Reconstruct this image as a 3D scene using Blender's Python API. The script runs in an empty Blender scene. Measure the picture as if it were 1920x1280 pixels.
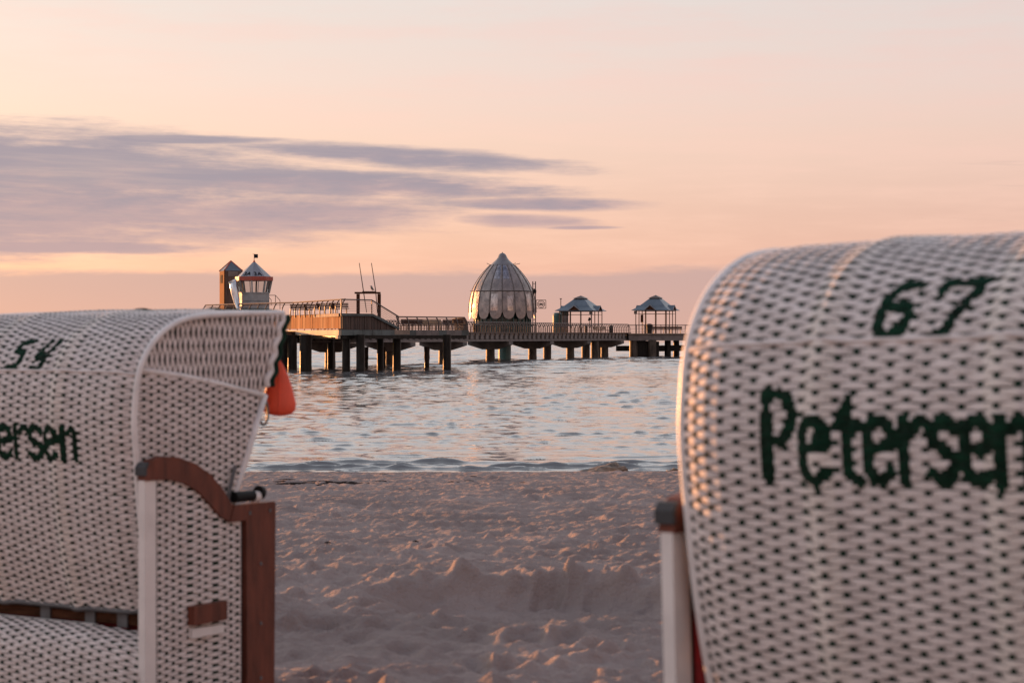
import bpy, math, random
import numpy as np
from mathutils import Vector, Matrix
random.seed(7)
S = bpy.context.scene
COL = S.collection
PI = math.pi

# ------------------------------------------------------------------ camera
F = 3733.0                       # focal length in pixels of the 1920 px wide photograph
HZ = 628.0                       # row of the horizon
CZ = 3.0                         # eye above the water
cam_d = bpy.data.cameras.new('camera')
cam = bpy.data.objects.new('camera', cam_d)
COL.objects.link(cam)
cam.location = (0, 0, CZ)
cam.rotation_euler = (PI / 2, 0, 0)
cam_d.sensor_width = 36.0
cam_d.lens = F / 1920 * 36
cam_d.shift_y = -12 / 1920
cam_d.clip_start = 0.1
cam_d.clip_end = 60000
cam_d.dof.use_dof = True
cam_d.dof.focus_distance = 190.0
cam_d.dof.aperture_fstop = 5.6
S.camera = cam
S.render.engine = 'CYCLES'
S.cycles.use_denoising = True
S.cycles.max_bounces = 6
S.cycles.diffuse_bounces = 3
S.cycles.glossy_bounces = 3
S.cycles.sample_clamp_indirect = 4.0
S.cycles.caustics_reflective = False
S.cycles.caustics_refractive = False
S.view_settings.view_transform = 'Standard'
S.view_settings.look = 'None'
S.view_settings.exposure = 0.6
S.view_settings.gamma = 1.0
S.view_settings.use_curve_mapping = False

# ------------------------------------------------------------------ node helpers
def lin(c):
    return tuple((x / 255 / 12.92 if x / 255 <= 0.04045 else ((x / 255 + 0.055) / 1.055) ** 2.4) for x in c) + (1.0,)

class NT:
    def __init__(s, tree):
        s.t = tree
        s.n = tree.nodes
        s.l = tree.links
    def put(s, sock, v):
        if isinstance(v, bpy.types.NodeSocket):
            s.l.new(v, sock)
        elif v is not None:
            sock.default_value = v
    def m(s, op, a, b=None, c=None, clamp=False):
        n = s.n.new('ShaderNodeMath'); n.operation = op; n.use_clamp = clamp
        for i, v in enumerate((a, b, c)):
            s.put(n.inputs[i], v)
        return n.outputs[0]
    def sm(s, v, lo, hi, a=0.0, b=1.0):
        n = s.n.new('ShaderNodeMapRange'); n.interpolation_type = 'SMOOTHSTEP'
        for i, x in enumerate((v, lo, hi, a, b)):
            s.put(n.inputs[i], x)
        return n.outputs[0]
    def mix(s, f, a, b, mode='MIX'):
        n = s.n.new('ShaderNodeMix'); n.data_type = 'RGBA'; n.blend_type = mode
        s.put(n.inputs[0], f); s.put(n.inputs[6], a); s.put(n.inputs[7], b)
        return n.outputs[2]
    def ramp(s, f, stops):
        n = s.n.new('ShaderNodeValToRGB')
        e = n.color_ramp.elements
        while len(e) < len(stops):
            e.new(0.5)
        for i, (p, c) in enumerate(stops):
            e[i].position = p; e[i].color = c
        s.put(n.inputs[0], f)
        return n.outputs[0]
    def xyz(s, x, y, z):
        n = s.n.new('ShaderNodeCombineXYZ')
        for i, v in enumerate((x, y, z)):
            s.put(n.inputs[i], v)
        return n.outputs[0]
    def noise(s, vec, scale, detail=4, rough=0.55, out=0):
        n = s.n.new('ShaderNodeTexNoise')
        if vec is not None:
            s.l.new(vec, n.inputs['Vector'])
        n.inputs['Scale'].default_value = scale
        n.inputs['Detail'].default_value = detail
        n.inputs['Roughness'].default_value = rough
        return n.outputs[out]
    def mapping(s, vec, scale):
        n = s.n.new('ShaderNodeMapping')
        s.l.new(vec, n.inputs[0]); n.inputs['Scale'].default_value = scale
        return n.outputs[0]
    def bump(s, h, strength, dist):
        n = s.n.new('ShaderNodeBump')
        n.inputs['Strength'].default_value = strength; n.inputs['Distance'].default_value = dist
        s.l.new(h, n.inputs['Height'])
        return n.outputs[0]

# ------------------------------------------------------------------ sky and sun
SUN_AZ = math.radians(-43)       # left of the view, a little beyond the pier
SUN_EL = math.radians(3.4)
sun_dir = Vector((math.sin(SUN_AZ) * math.cos(SUN_EL), math.cos(SUN_AZ) * math.cos(SUN_EL), math.sin(SUN_EL)))
W = bpy.data.worlds.new('World'); S.world = W; W.use_nodes = True
w = NT(W.node_tree); w.n.clear()
tc = w.n.new('ShaderNodeTexCoord').outputs['Generated']
sp = w.n.new('ShaderNodeSeparateXYZ'); w.l.new(tc, sp.inputs[0])
dx, dy, dz = sp.outputs
el = w.m('MAXIMUM', w.m('ARCSINE', dz), 0.0)
az = w.m('ARCTAN2', dx, dy)
t = w.m('SQRT', w.m('DIVIDE', el, PI / 2))
def rp(deg): return math.sqrt(deg / 90)
east = w.ramp(t, [(0.0, (0.78, 0.41, 0.37, 1)), (rp(1.8), (0.66, 0.360, 0.380, 1)), (rp(3.5), (0.68, 0.395, 0.405, 1)),
                  (rp(5.6), (0.77, 0.492, 0.470, 1)), (rp(7.3), (0.765, 0.548, 0.540, 1)), (rp(9.4), (0.725, 0.598, 0.595, 1)),
                  (rp(12.5), (0.98, 0.92, 0.93, 1)), (rp(22), (1.15, 1.13, 1.17, 1)), (rp(40), (0.70, 0.73, 0.80, 1)), (1.0, lin((120, 134, 170)))])
west = w.ramp(t, [(0.0, lin((170, 140, 146))), (rp(4), lin((204, 160, 158))), (rp(12), lin((214, 178, 172))),
                  (rp(32), lin((186, 178, 186))), (1.0, lin((120, 134, 170)))])
hd = w.m('ADD', w.m('MULTIPLY', w.m('COSINE', w.m('SUBTRACT', az, SUN_AZ)), 0.5), 0.5)
base = w.mix(w.sm(hd, 0.12, 0.6), west, east)
# clouds are laid out in azimuth / elevation
cv = w.xyz(w.m('MULTIPLY', az, 5.0), w.m('MULTIPLY', el, 62.0), 0.0)
n_big = w.noise(cv, 1.0, 5, 0.55)
cv2 = w.xyz(w.m('MULTIPLY', az, 9.0), w.m('MULTIPLY', w.m('SUBTRACT', el, w.m('MULTIPLY', az, -0.03)), 170.0), 3.7)
n_fine = w.noise(cv2, 1.0, 5, 0.6)
pxx = w.m('ADD', w.m('MULTIPLY', w.m('TANGENT', w.m('MINIMUM', w.m('MAXIMUM', az, -1.4), 1.4)), 3733.0), 960.0)
pyy = w.m('SUBTRACT', 628.0, w.m('MULTIPLY', el, 3733.0))
n_mid = w.noise(w.xyz(w.m('MULTIPLY', az, 22.0), w.m('MULTIPLY', el, 130.0), 11.0), 1.0, 6, 0.62)
warp = w.m('ADD', w.m('MULTIPLY', w.m('SUBTRACT', n_fine, 0.5), 1.5), w.m('MULTIPLY', w.m('SUBTRACT', n_mid, 0.5), 1.7))
dens = None
for (cx, cy, hx, hy, tilt, sft) in ((-190, 325, 830, 88, .012, .75), (-130, 408, 850, 80, -.02, .8), (740, 296, 330, 21, .055, .8), (600, 345, 450, 26, .030, .7),
                                    (520, 402, 330, 40, -.02, .9), (1010, 383, 190, 13, .01, .97), (985, 414, 130, 13, .03, .99), (110, 467, 310, 13, .0, .7),
                                    (-330, 470, 420, 34, .0, .9), (330, 268, 220, 9, .0, .9), (1090, 427, 70, 4, .0, .9)):
    ddx = w.m('DIVIDE', w.m('SUBTRACT', pxx, cx), hx)
    ddy = w.m('DIVIDE', w.m('SUBTRACT', w.m('SUBTRACT', pyy, cy), w.m('MULTIPLY', w.m('SUBTRACT', pxx, cx), tilt)), hy)
    q = w.m('ADD', w.m('ADD', w.m('MULTIPLY', ddx, ddx), w.m('MULTIPLY', ddy, ddy)), warp)
    k_ = w.sm(q, 1.0 + sft * 0.7, 1.0 - sft)
    dens = k_ if dens is None else w.m('MAXIMUM', dens, k_)
dens = w.m('MULTIPLY', dens, w.sm(w.m('ABSOLUTE', az), 1.35, 0.9))
dens = w.m('MULTIPLY', dens, w.sm(n_fine, 0.15, 0.55, 0.78, 1.0))
cl_f = w.m('ADD', w.m('MULTIPLY', n_mid, 0.9), w.sm(pyy, 260.0, 470.0, -0.22, 0.26))
cloud_c = w.mix(w.sm(cl_f, 0.28, 0.72), (0.375, 0.335, 0.415, 1), (0.56, 0.405, 0.435, 1))
wisp = w.m('MULTIPLY', w.sm(w.m('ADD', w.m('MULTIPLY', n_big, 0.6), w.m('MULTIPLY', n_mid, 0.4)), 0.40, 0.66), w.sm(el, 0.30, 0.12))
base = w.mix(w.m('MULTIPLY', wisp, 0.5), base, (0.84, 0.50, 0.485, 1))
c1 = w.mix(w.m('MULTIPLY', dens, 0.93), base, cloud_c)
# thin streaks to the right of the main cloud
st = w.m('MULTIPLY', w.sm(n_fine, 0.62, 0.76), w.m('MULTIPLY', w.sm(el, 0.035, 0.055), w.sm(el, 0.10, 0.075)))
st = w.m('MULTIPLY', st, w.sm(w.m('ABSOLUTE', az), 1.2, 0.2, 0.0, 0.45))
c1 = w.mix(st, c1, (0.50, 0.32, 0.36, 1))
# low haze bank on the horizon
e_n = w.noise(w.xyz(w.m('MULTIPLY', az, 4.0), 0.0, 9.0), 1.0, 3)
e_f = w.noise(w.xyz(w.m('MULTIPLY', az, 16.0), w.m('MULTIPLY', el, 90.0), 2.0), 1.0, 5, 0.6)
edge = w.m('ADD', 0.0315, w.m('ADD', w.m('MULTIPLY', w.m('SUBTRACT', e_n, 0.5), 0.014), w.m('MULTIPLY', w.m('SUBTRACT', e_f, 0.5), 0.012)))
bank = w.sm(el, w.m('ADD', edge, 0.0022), w.m('SUBTRACT', edge, 0.0026))
bank_c = w.mix(w.sm(el, 0.0, 0.03), (0.70, 0.445, 0.395, 1), (0.60, 0.405, 0.410, 1))
c1 = w.mix(w.m('MULTIPLY', bank, 0.92), c1, bank_c)
bg1 = w.n.new('ShaderNodeBackground'); w.l.new(c1, bg1.inputs[0]); bg1.inputs[1].default_value = 0.575
ns = w.n.new('ShaderNodeTexSky'); ns.sky_type = 'NISHITA'; ns.sun_disc = False
ns.sun_elevation = SUN_EL; ns.sun_rotation = SUN_AZ; ns.altitude = 0; ns.dust_density = 1.0
bg2 = w.n.new('ShaderNodeBackground'); w.put(bg2.inputs[0], w.mix(w.m('MAXIMUM', w.m('MULTIPLY', dens, 0.85), w.m('MULTIPLY', bank, 0.6)), ns.outputs[0], (0.0, 0.0, 0.0, 1))); bg2.inputs[1].default_value = 0.0
BG2 = bg2
add = w.n.new('ShaderNodeAddShader'); w.l.new(bg1.outputs[0], add.inputs[0]); w.l.new(bg2.outputs[0], add.inputs[1])
wo = w.n.new('ShaderNodeOutputWorld'); w.l.new(add.outputs[0], wo.inputs[0])
BG2.inputs[1].default_value = 0.05

sun_d = bpy.data.lights.new('sun', 'SUN'); sun_d.energy = 5.0; sun_d.angle = math.radians(0.6)
sun_d.color = (1.0, 0.41, 0.14)
sun = bpy.data.objects.new('sun', sun_d); COL.objects.link(sun)
sun.rotation_euler = sun_dir.to_track_quat('Z', 'Y').to_euler(); sun.location = sun_dir * 100

# ------------------------------------------------------------------ materials
def mat(name, col, rough=0.6, metal=0.0, var=0.15, scale=6.0, bump=0.0, bscale=40.0, spec=0.5, stretch=None, col2=None):
    M = bpy.data.materials.new(name); M.use_nodes = True
    k = NT(M.node_tree)
    b = k.n['Principled BSDF']
    co = k.n.new('ShaderNodeTexCoord').outputs['Object']
    if stretch: co = k.mapping(co, stretch)
    n = k.noise(co, scale, 5, 0.6)
    c2 = col2 if col2 else tuple(max(0.0, x * (1 - 2 * var)) for x in col)
    hi = tuple(min(1.0, x * (1 + var)) for x in col)
    k.put(b.inputs['Base Color'], k.mix(k.sm(n, 0.3, 0.7), c2 + (1,), hi + (1,)))
    b.inputs['Metallic'].default_value = metal
    b.inputs['Specular IOR Level'].default_value = spec
    k.put(b.inputs['Roughness'], k.sm(n, 0.2, 0.8, max(0.03, rough - 0.1), min(1, rough + 0.1)))
    if bump:
        k.put(b.inputs['Normal'], k.bump(k.noise(co, bscale, 4), bump, 0.02))
    return M
MAT = {
    'ribbon': mat('white_weave', (0.745, 0.68, 0.66), 0.66, var=0.05, scale=34, spec=0.15, col2=(0.57, 0.505, 0.48), stretch=(.5, .5, 1.6)),
    'cream': mat('sunlit_cream_weave', (0.75, 0.685, 0.64), 0.64, var=0.06, scale=9, spec=0.2),  # cream of the hood ribs, partly grazing sun put into the colour
    'green': mat('dark_green_strand', (0.010, 0.030, 0.019), 0.7, var=0.2, scale=20, spec=0.1),
    'paint': mat('dark_green_paint', (0.005, 0.030, 0.016), 0.7, var=0.25, scale=30, spec=0.1),
    'piping': mat('white_piping', (0.78, 0.74, 0.72), 0.45, var=0.06, scale=12),
    'brown': mat('brown_painted_wood', (0.150, 0.045, 0.027), 0.6, var=0.2, scale=5, stretch=(5, 5, 1), bump=0.2, bscale=30, spec=0.3),
    'towerwood': mat('shaded_tower_boards', (0.125, 0.075, 0.054), 0.7, var=0.25, scale=0.9, stretch=(3, 3, .5)),  # shade of the tower's front face put into the brown
    'darkwood': mat('dark_brown_wood', (0.075, 0.030, 0.016), 0.8, spec=0.06, var=0.3, scale=8, stretch=(1, 8, 8)),
    'lining': mat('dark_lining', (0.045, 0.030, 0.028), 0.9),
    'red': mat('red_cushion_cloth', (0.22, 0.006, 0.010), 0.85, var=0.15, scale=30),
    'ochre': mat('ochre_trim', (0.30, 0.15, 0.035), 0.7),
    'grey': mat('grey_metal', (0.115, 0.115, 0.12), 0.5, 0.3, scale=12),
    'black': mat('black_plastic', (0.010, 0.010, 0.010), 0.6, spec=0.15),
    'bracket': mat('dark_grey_bracket', (0.060, 0.062, 0.065), 0.6, spec=0.2),
    'orange': mat('orange_red_plastic', (0.92, 0.115, 0.055), 0.5, var=0.06, scale=8),
    'concrete': mat('pier_concrete', (0.15, 0.13, 0.12), 0.85, var=0.22, scale=0.8, bump=0.2, bscale=6),
    'fascia': mat('pier_fascia', (0.20, 0.168, 0.155), 0.8, var=0.15, scale=1.5),
    'fascia_dark': mat('recessed_fascia', (0.075, 0.062, 0.058), 0.8, var=0.2, scale=1.5),
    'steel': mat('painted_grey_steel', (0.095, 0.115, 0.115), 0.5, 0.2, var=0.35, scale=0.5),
    'pile': mat('wet_dark_pile', (0.018, 0.016, 0.014), 0.38, var=0.4, scale=1.2, spec=0.16, stretch=(3, 3, .6), bump=0.3, bscale=5),
    'pile2': mat('concrete_pile', (0.085, 0.066, 0.052), 0.45, var=0.35, scale=1.0, spec=0.25, stretch=(2, 2, .7), bump=0.2, bscale=5),
    'timber': mat('weathered_timber_pile', (0.055, 0.038, 0.032), 0.8, var=0.3, scale=2, stretch=(5, 5, .5), bump=0.3, bscale=8),
    'cladding': mat('sunlit_wood_cladding', (0.40, 0.185, 0.080), 0.85, spec=0.08, var=0.2, scale=0.9, stretch=(3, 3, .5)),  # sunlight on the left-facing walls put into the board colour
    'cladding_b': mat('sunlit_paler_cladding', (0.50, 0.27, 0.135), 0.85, spec=0.08, var=0.2, scale=0.9, stretch=(3, 3, .5)),
    'cladding_shaded': mat('shaded_wood_cladding', (0.085, 0.052, 0.040), 0.7, var=0.25, scale=0.9, stretch=(3, 3, .5)),  # same boards on the faces turned from the sun, shade put into the colour
    'beam': mat('sunlit_steel_beam', (0.52, 0.40, 0.30), 0.7, 0.0, spec=0.2, var=0.12, scale=0.4),  # paleness carries the sun on the left fascia
    'rail': mat('rail_brown', (0.105, 0.066, 0.055), 0.5, 0.1, var=0.2, scale=2),
    'deck': mat('deck_boards', (0.30, 0.22, 0.17), 0.8, var=0.2, scale=1.5),
    'slate': mat('grey_roof_metal', (0.13, 0.16, 0.19), 0.42, 0.35, var=0.12, scale=0.8),
    'slate_p': mat('pale_roof_metal', (0.25, 0.255, 0.28), 0.45, 0.3, var=0.08, scale=0.8),
    'wallgrey': mat('grey_cabin_boards', (0.33, 0.34, 0.35), 0.6, var=0.1, scale=1.5),
    'redtrim': mat('red_orange_trim', (0.42, 0.075, 0.045), 0.55, var=0.15, scale=3),
    'silver': mat('silver_slide', (0.62, 0.64, 0.68), 0.22, 0.9, var=0.08, scale=1),
    'teal': mat('teal_tank', (0.035, 0.105, 0.10), 0.4, var=0.15, scale=1),
    'greendark': mat('dark_green_glass', (0.020, 0.040, 0.036), 0.2, var=0.2, scale=1),
    'bronze': mat('bronze_rib', (0.15, 0.125, 0.115), 0.45, 0.5, var=0.2, scale=1),
    'cap': mat('zinc_cap', (0.24, 0.22, 0.22), 0.45, 0.6, var=0.1, scale=0.8),
    'letter': mat('dark_lettering', (0.02, 0.022, 0.03), 0.8, spec=0.05),
    'gull': mat('gull_feather', (0.20, 0.19, 0.18), 0.8),
    'lightwood': mat('light_bench_wood', (0.46, 0.30, 0.18), 0.7, var=0.2, scale=3),
    'rock': mat('wet_boulder', (0.20, 0.135, 0.095), 0.7, var=0.4, scale=4, bump=0.6, bscale=12),
    'weed': mat('dry_seaweed', (0.035, 0.026, 0.022), 0.9, var=0.4, scale=10),
    'whiteplastic': mat('white_plastic', (0.75, 0.70, 0.67), 0.4, var=0.05),
}
def mesh_panel_mat():
    M = bpy.data.materials.new('glossy_dome_panel'); M.use_nodes = True
    k = NT(M.node_tree); b = k.n['Principled BSDF']
    co = k.n.new('ShaderNodeTexCoord').outputs['Object']
    n = k.noise(co, 1.1, 6, 0.7)
    n2 = k.noise(k.mapping(co, (1, 1, .5)), 2.3, 6, 0.75)
    k.put(b.inputs['Base Color'], k.mix(k.sm(n, 0.35, 0.65), (0.19, 0.165, 0.162, 1), (0.35, 0.29, 0.27, 1)))
    b.inputs['Metallic'].default_value = 0.45
    k.put(b.inputs['Roughness'], k.sm(n2, 0.45, 0.62, 0.30, 0.55))
    k.put(b.inputs['Normal'], k.bump(n2, 0.5, 0.12))
    return M
MAT['dome'] = mesh_panel_mat()
def glass_mat(name, tint, rough=0.05):
    M = bpy.data.materials.new(name); M.use_nodes = True
    k = NT(M.node_tree); k.n.clear()
    tr = k.n.new('ShaderNodeBsdfTransparent'); tr.inputs[0].default_value = tint
    gl = k.n.new('ShaderNodeBsdfGlossy'); gl.inputs['Roughness'].default_value = rough
    fr = k.n.new('ShaderNodeFresnel'); fr.inputs[0].default_value = 1.5
    mx = k.n.new('ShaderNodeMixShader'); k.l.new(fr.outputs[0], mx.inputs[0])
    k.l.new(tr.outputs[0], mx.inputs[1]); k.l.new(gl.outputs[0], mx.inputs[2])
    o = k.n.new('ShaderNodeOutputMaterial'); k.l.new(mx.outputs[0], o.inputs[0])
    return M
MAT['glass'] = glass_mat('window_glass', (0.82, 0.82, 0.82, 1))
def mirror_mat():
    M = bpy.data.materials.new('sky_reflecting_pane'); M.use_nodes = True
    k = NT(M.node_tree); b = k.n['Principled BSDF']
    co = k.n.new('ShaderNodeTexCoord').outputs['Object']
    n = k.noise(k.mapping(co, (2, 2, .6)), 1.6, 6, 0.75)
    k.put(b.inputs['Base Color'], k.mix(k.sm(n, 0.35, 0.6), (0.20, 0.17, 0.165, 1), (0.50, 0.43, 0.41, 1)))
    b.inputs['Metallic'].default_value = 1.0; b.inputs['Roughness'].default_value = 0.16
    k.put(b.inputs['Normal'], k.bump(n, 0.15, 0.1))
    return M
MAT['pane'] = mirror_mat()
def sand_mat():
    M = bpy.data.materials.new('beach_sand'); M.use_nodes = True
    k = NT(M.node_tree); b = k.n['Principled BSDF']
    g = k.n.new('ShaderNodeNewGeometry').outputs['Position']
    n1 = k.noise(g, 0.7, 5); n2 = k.noise(g, 55.0, 3, 0.7); n3 = k.noise(g, 9.0, 5, 0.65)
    c = k.mix(k.sm(n1, 0.3, 0.7), (0.255, 0.198, 0.182, 1), (0.350, 0.273, 0.250, 1))
    c = k.mix(k.sm(n2, 0.62, 0.75, 0.0, 0.5), c, (0.19, 0.13, 0.11, 1))
    sx = k.n.new('ShaderNodeSeparateXYZ'); k.l.new(g, sx.inputs[0])
    wet = k.sm(k.m('ADD', sx.outputs[2], k.m('MULTIPLY', k.m('SUBTRACT', n1, 0.5), 0.10)), 0.16, 0.02)
    c = k.mix(wet, c, (0.20, 0.145, 0.125, 1))
    k.put(b.inputs['Base Color'], c)
    k.put(b.inputs['Roughness'], k.sm(wet, 0, 1, 0.95, 0.6))
    b.inputs['Specular IOR Level'].default_value = 0.2
    k.put(b.inputs['Normal'], k.bump(k.m('ADD', n3, k.m('MULTIPLY', n2, 0.25)), 1.0, 0.045))
    return M
MAT['sand'] = sand_mat()
def sea_mat():
    M = bpy.data.materials.new('sea_water'); M.use_nodes = True
    k = NT(M.node_tree); b = k.n['Principled BSDF']
    g = k.n.new('ShaderNodeNewGeometry').outputs['Position']
    b.inputs['Base Color'].default_value = (0.150, 0.150, 0.150, 1)
    b.inputs['Roughness'].default_value = 0.05
    b.inputs['IOR'].default_value = 1.5
    def vec(op, a, c):
        n = k.n.new('ShaderNodeVectorMath'); n.operation = op
        k.put(n.inputs[0], a)
        if op == 'SCALE': k.put(n.inputs['Scale'], c)
        elif c is not None: k.put(n.inputs[1], c)
        return n.outputs[0]
    c1 = k.noise(k.mapping(g, (0.50, 1.45, 1)), 1.25, 5, 0.62, out=1)
    big = k.noise(k.mapping(g, (0.05, 0.016, 1)), 1.0, 3, 0.5)
    amt = k.sm(big, 0.30, 0.70, 0.52, 0.92)
    sx = k.n.new('ShaderNodeSeparateXYZ'); k.l.new(g, sx.inputs[0])
    amt = k.m('MULTIPLY', amt, k.sm(sx.outputs[1], 45.0, 60.0, 0.5, 1.0))
    v1 = vec('MULTIPLY', vec('SUBTRACT', c1, (0.5, 0.5, 0.5)), (0.55, 1.0, 0.0))
    nrm = k.n.new('ShaderNodeNewGeometry').outputs['Normal']
    N = vec('NORMALIZE', vec('ADD', nrm, vec('SCALE', v1, amt)), None)
    k.put(b.inputs['Normal'], N)
    return M
MAT['sea'] = sea_mat()

# ------------------------------------------------------------------ object helpers
def tag(o, label=None, cat=None, group=None, kind=None):
    if label: o['label'] = label
    if cat: o['category'] = cat
    if group: o['group'] = group
    if kind: o['kind'] = kind
    return o
def thing(name, label, cat, loc=(0, 0, 0), rz=0.0, group=None):
    o = bpy.data.objects.new(name, None); COL.objects.link(o)
    o.location = loc; o.rotation_euler = (0, 0, rz); o.empty_display_size = 0.2
    return tag(o, label, cat, group)
def rootloc(o):
    v = Vector((0, 0, 0))
    while o is not None:
        v += Vector(o.location); o = o.parent
    return v
def mk(name, v, f, m, parent=None, smooth=False, local=False, kind=None):
    me = bpy.data.meshes.new(name)
    if parent is not None and not local:
        r = rootloc(parent)
        v = [(a[0] - r.x, a[1] - r.y, a[2] - r.z) for a in v]
    me.from_pydata([tuple(map(float, a)) for a in v], [], f)
    if m is not None: me.materials.append(m)
    if smooth: me.polygons.foreach_set('use_smooth', [True] * len(me.polygons))
    me.update()
    o = bpy.data.objects.new(name, me); COL.objects.link(o)
    if parent is not None: o.parent = parent
    if kind: o['kind'] = kind
    return o
def inst(name, me, parent, wloc, rz=0.0):
    o = bpy.data.objects.new(name, me); COL.objects.link(o)
    if parent is not None:
        o.parent = parent
        wloc = Vector(wloc) - rootloc(parent)
    o.location = wloc; o.rotation_euler = (0, 0, rz)
    return o

class MB:
    def __init__(s): s.v = []; s.f = []
    def add(s, v, f):
        b = len(s.v); s.v += [tuple(p) for p in v]; s.f += [tuple(i + b for i in q) for q in f]
        return s
    def hexa(s, c):                      # 8 corners: bottom ring then top ring
        return s.add(c, [(3, 2, 1, 0), (4, 5, 6, 7), (0, 1, 5, 4), (1, 2, 6, 5), (2, 3, 7, 6), (3, 0, 4, 7)])
    def box(s, x, y, z, sx, sy, sz, rz=0.0):     # centre, full sizes
        c, n = math.cos(rz), math.sin(rz)
        r = []
        for k in (-.5, .5):
            for (a, b) in ((-.5, -.5), (.5, -.5), (.5, .5), (-.5, .5)):
                u, q = a * sx, b * sy
                r.append((x + c * u - n * q, y + n * u + c * q, z + k * sz))
        return s.hexa(r)
    def bar(s, p, q, wd, ht, up=(0, 0, 1)):      # a straight bar between two points
        p, q = Vector(p), Vector(q); d = (q - p).normalized(); up = Vector(up)
        if abs(d.dot(up)) > 0.98: up = Vector((0, 1, 0))
        sd = d.cross(up).normalized(); u = sd.cross(d).normalized()
        r = []
        for e in (p, q):
            for (a, b) in ((-.5, -.5), (.5, -.5), (.5, .5), (-.5, .5)):
                r.append(e + sd * (a * wd) + u * (b * ht))
        return s.hexa(r)
    def tube(s, pts, r, n=8, closed=False):
        pts = [Vector(p) for p in pts]; N = len(pts)
        rr = r if isinstance(r, (list, tuple)) else [r] * N
        rings = []; prev = None
        for i, p in enumerate(pts):
            if closed: d = (pts[(i + 1) % N] - pts[i - 1])
            else: d = (pts[min(i + 1, N - 1)] - pts[max(i - 1, 0)])
            d.normalize()
            if prev is None:
                a = Vector((0, 0, 1)) if abs(d.z) < 0.9 else Vector((1, 0, 0))
                sd = d.cross(a).normalized()
            else:
                sd = (prev - d * prev.dot(d)).normalized()
            prev = sd; u = d.cross(sd)
            rings.append([p + sd * (math.cos(2 * PI * k / n) * rr[i]) + u * (math.sin(2 * PI * k / n) * rr[i]) for k in range(n)])
        v = [q for ring in rings for q in ring]; f = []
        for i in range(N if closed else N - 1):
            j = (i + 1) % N
            for k in range(n):
                k2 = (k + 1) % n
                f.append((i * n + k, i * n + k2, j * n + k2, j * n + k))
        if not closed:
            f.append(tuple(reversed(range(n)))); f.append(tuple((N - 1) * n + k for k in range(n)))
        return s.add(v, f)
    def prism(s, poly, a, b):            # poly: list of (p, q); a, b map (p, q) to the two end faces
        n = len(poly)
        v = [a(*p) for p in poly] + [b(*p) for p in poly]
        f = [tuple(reversed(range(n))), tuple(range(n, 2 * n))]
        for i in range(n):
            j = (i + 1) % n
            f.append((i, j, n + j, n + i))
        return s.add(v, f)
    def slab(s, poly, z0, z1):           # plan polygon, counter-clockwise
        return s.prism(poly, lambda x, y: (x, y, z0), lambda x, y: (x, y, z1))
    def lathe(s, prof, n, c=(0, 0, 0), a0=0.0):
        v = []; f = []
        for (r, z) in prof:
            for k in range(n):
                t = a0 + 2 * PI * k / n
                v.append((c[0] + r * math.cos(t), c[1] + r * math.sin(t), c[2] + z))
        for i in range(len(prof) - 1):
            for k in range(n):
                k2 = (k + 1) % n
                f.append((i * n + k, i * n + k2, (i + 1) * n + k2, (i + 1) * n + k))
        f.append(tuple(reversed(range(n)))); f.append(tuple((len(prof) - 1) * n + k for k in range(n)))
        return s.add(v, f)
    def build(s, name, m, parent=None, smooth=False, local=False, kind=None):
        return mk(name, s.v, s.f, MAT[m] if isinstance(m, str) else m, parent, smooth, local, kind)
    def mesh(s, name, m, smooth=False):
        me = bpy.data.meshes.new(name); me.from_pydata([tuple(map(float, a)) for a in s.v], [], s.f)
        me.materials.append(MAT[m])
        if smooth: me.polygons.foreach_set('use_smooth', [True] * len(me.polygons))
        return me

def at(px, d, py=None):                  # point at distance d that the photograph shows in column px (row py)
    X = (px - 960) / F * d
    return (X, d) if py is None else (X, d, CZ - (py - HZ) / F * d)
def zof(py, d): return CZ - (py - HZ) / F * d

# ------------------------------------------------------------------ noise for relief
_rs = np.random.RandomState(3)
_P = _rs.permutation(512); _P = np.concatenate([_P, _P, _P])
_G = _rs.randn(512, 2); _G /= np.linalg.norm(_G, axis=1)[:, None]
def perlin(x, y):
    xi = np.floor(x).astype(int); yi = np.floor(y).astype(int)
    xf = x - xi; yf = y - yi
    def g(ix, iy, fx, fy):
        h = _P[_P[ix & 511] + (iy & 511)] & 511
        return _G[h, 0] * fx + _G[h, 1] * fy
    u = xf ** 3 * (xf * (xf * 6 - 15) + 10); v = yf ** 3 * (yf * (yf * 6 - 15) + 10)
    a = g(xi, yi, xf, yf); b = g(xi + 1, yi, xf - 1, yf)
    c = g(xi, yi + 1, xf, yf - 1); d = g(xi + 1, yi + 1, xf - 1, yf - 1)
    return (a + u * (b - a)) * (1 - v) + (c + u * (d - c)) * v * 1.0
def sstep(x, a, b):
    t = np.clip((x - a) / (b - a), 0, 1); return t * t * (3 - 2 * t)

def grid_obj(name, X, Y, Z, m, kind, label=None):
    R, C = X.shape
    me = bpy.data.meshes.new(name)
    co = np.stack([X, Y, Z], -1).reshape(-1, 3).astype(np.float32)
    idx = np.arange(R * C).reshape(R, C)
    q = np.stack([idx[:-1, :-1], idx[:-1, 1:], idx[1:, 1:], idx[1:, :-1]], -1).reshape(-1, 4)
    me.vertices.add(len(co)); me.vertices.foreach_set('co', co.ravel())
    me.loops.add(q.size); me.loops.foreach_set('vertex_index', q.ravel().astype(np.int32))
    me.polygons.add(len(q)); me.polygons.foreach_set('loop_start', np.arange(0, q.size, 4, dtype=np.int32))
    me.polygons.foreach_set('use_smooth', np.ones(len(q), dtype=bool))
    me.update(calc_edges=True); me.materials.append(m)
    o = bpy.data.objects.new(name, me); COL.objects.link(o); o['kind'] = kind
    if label: o['label'] = label
    return o

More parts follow.
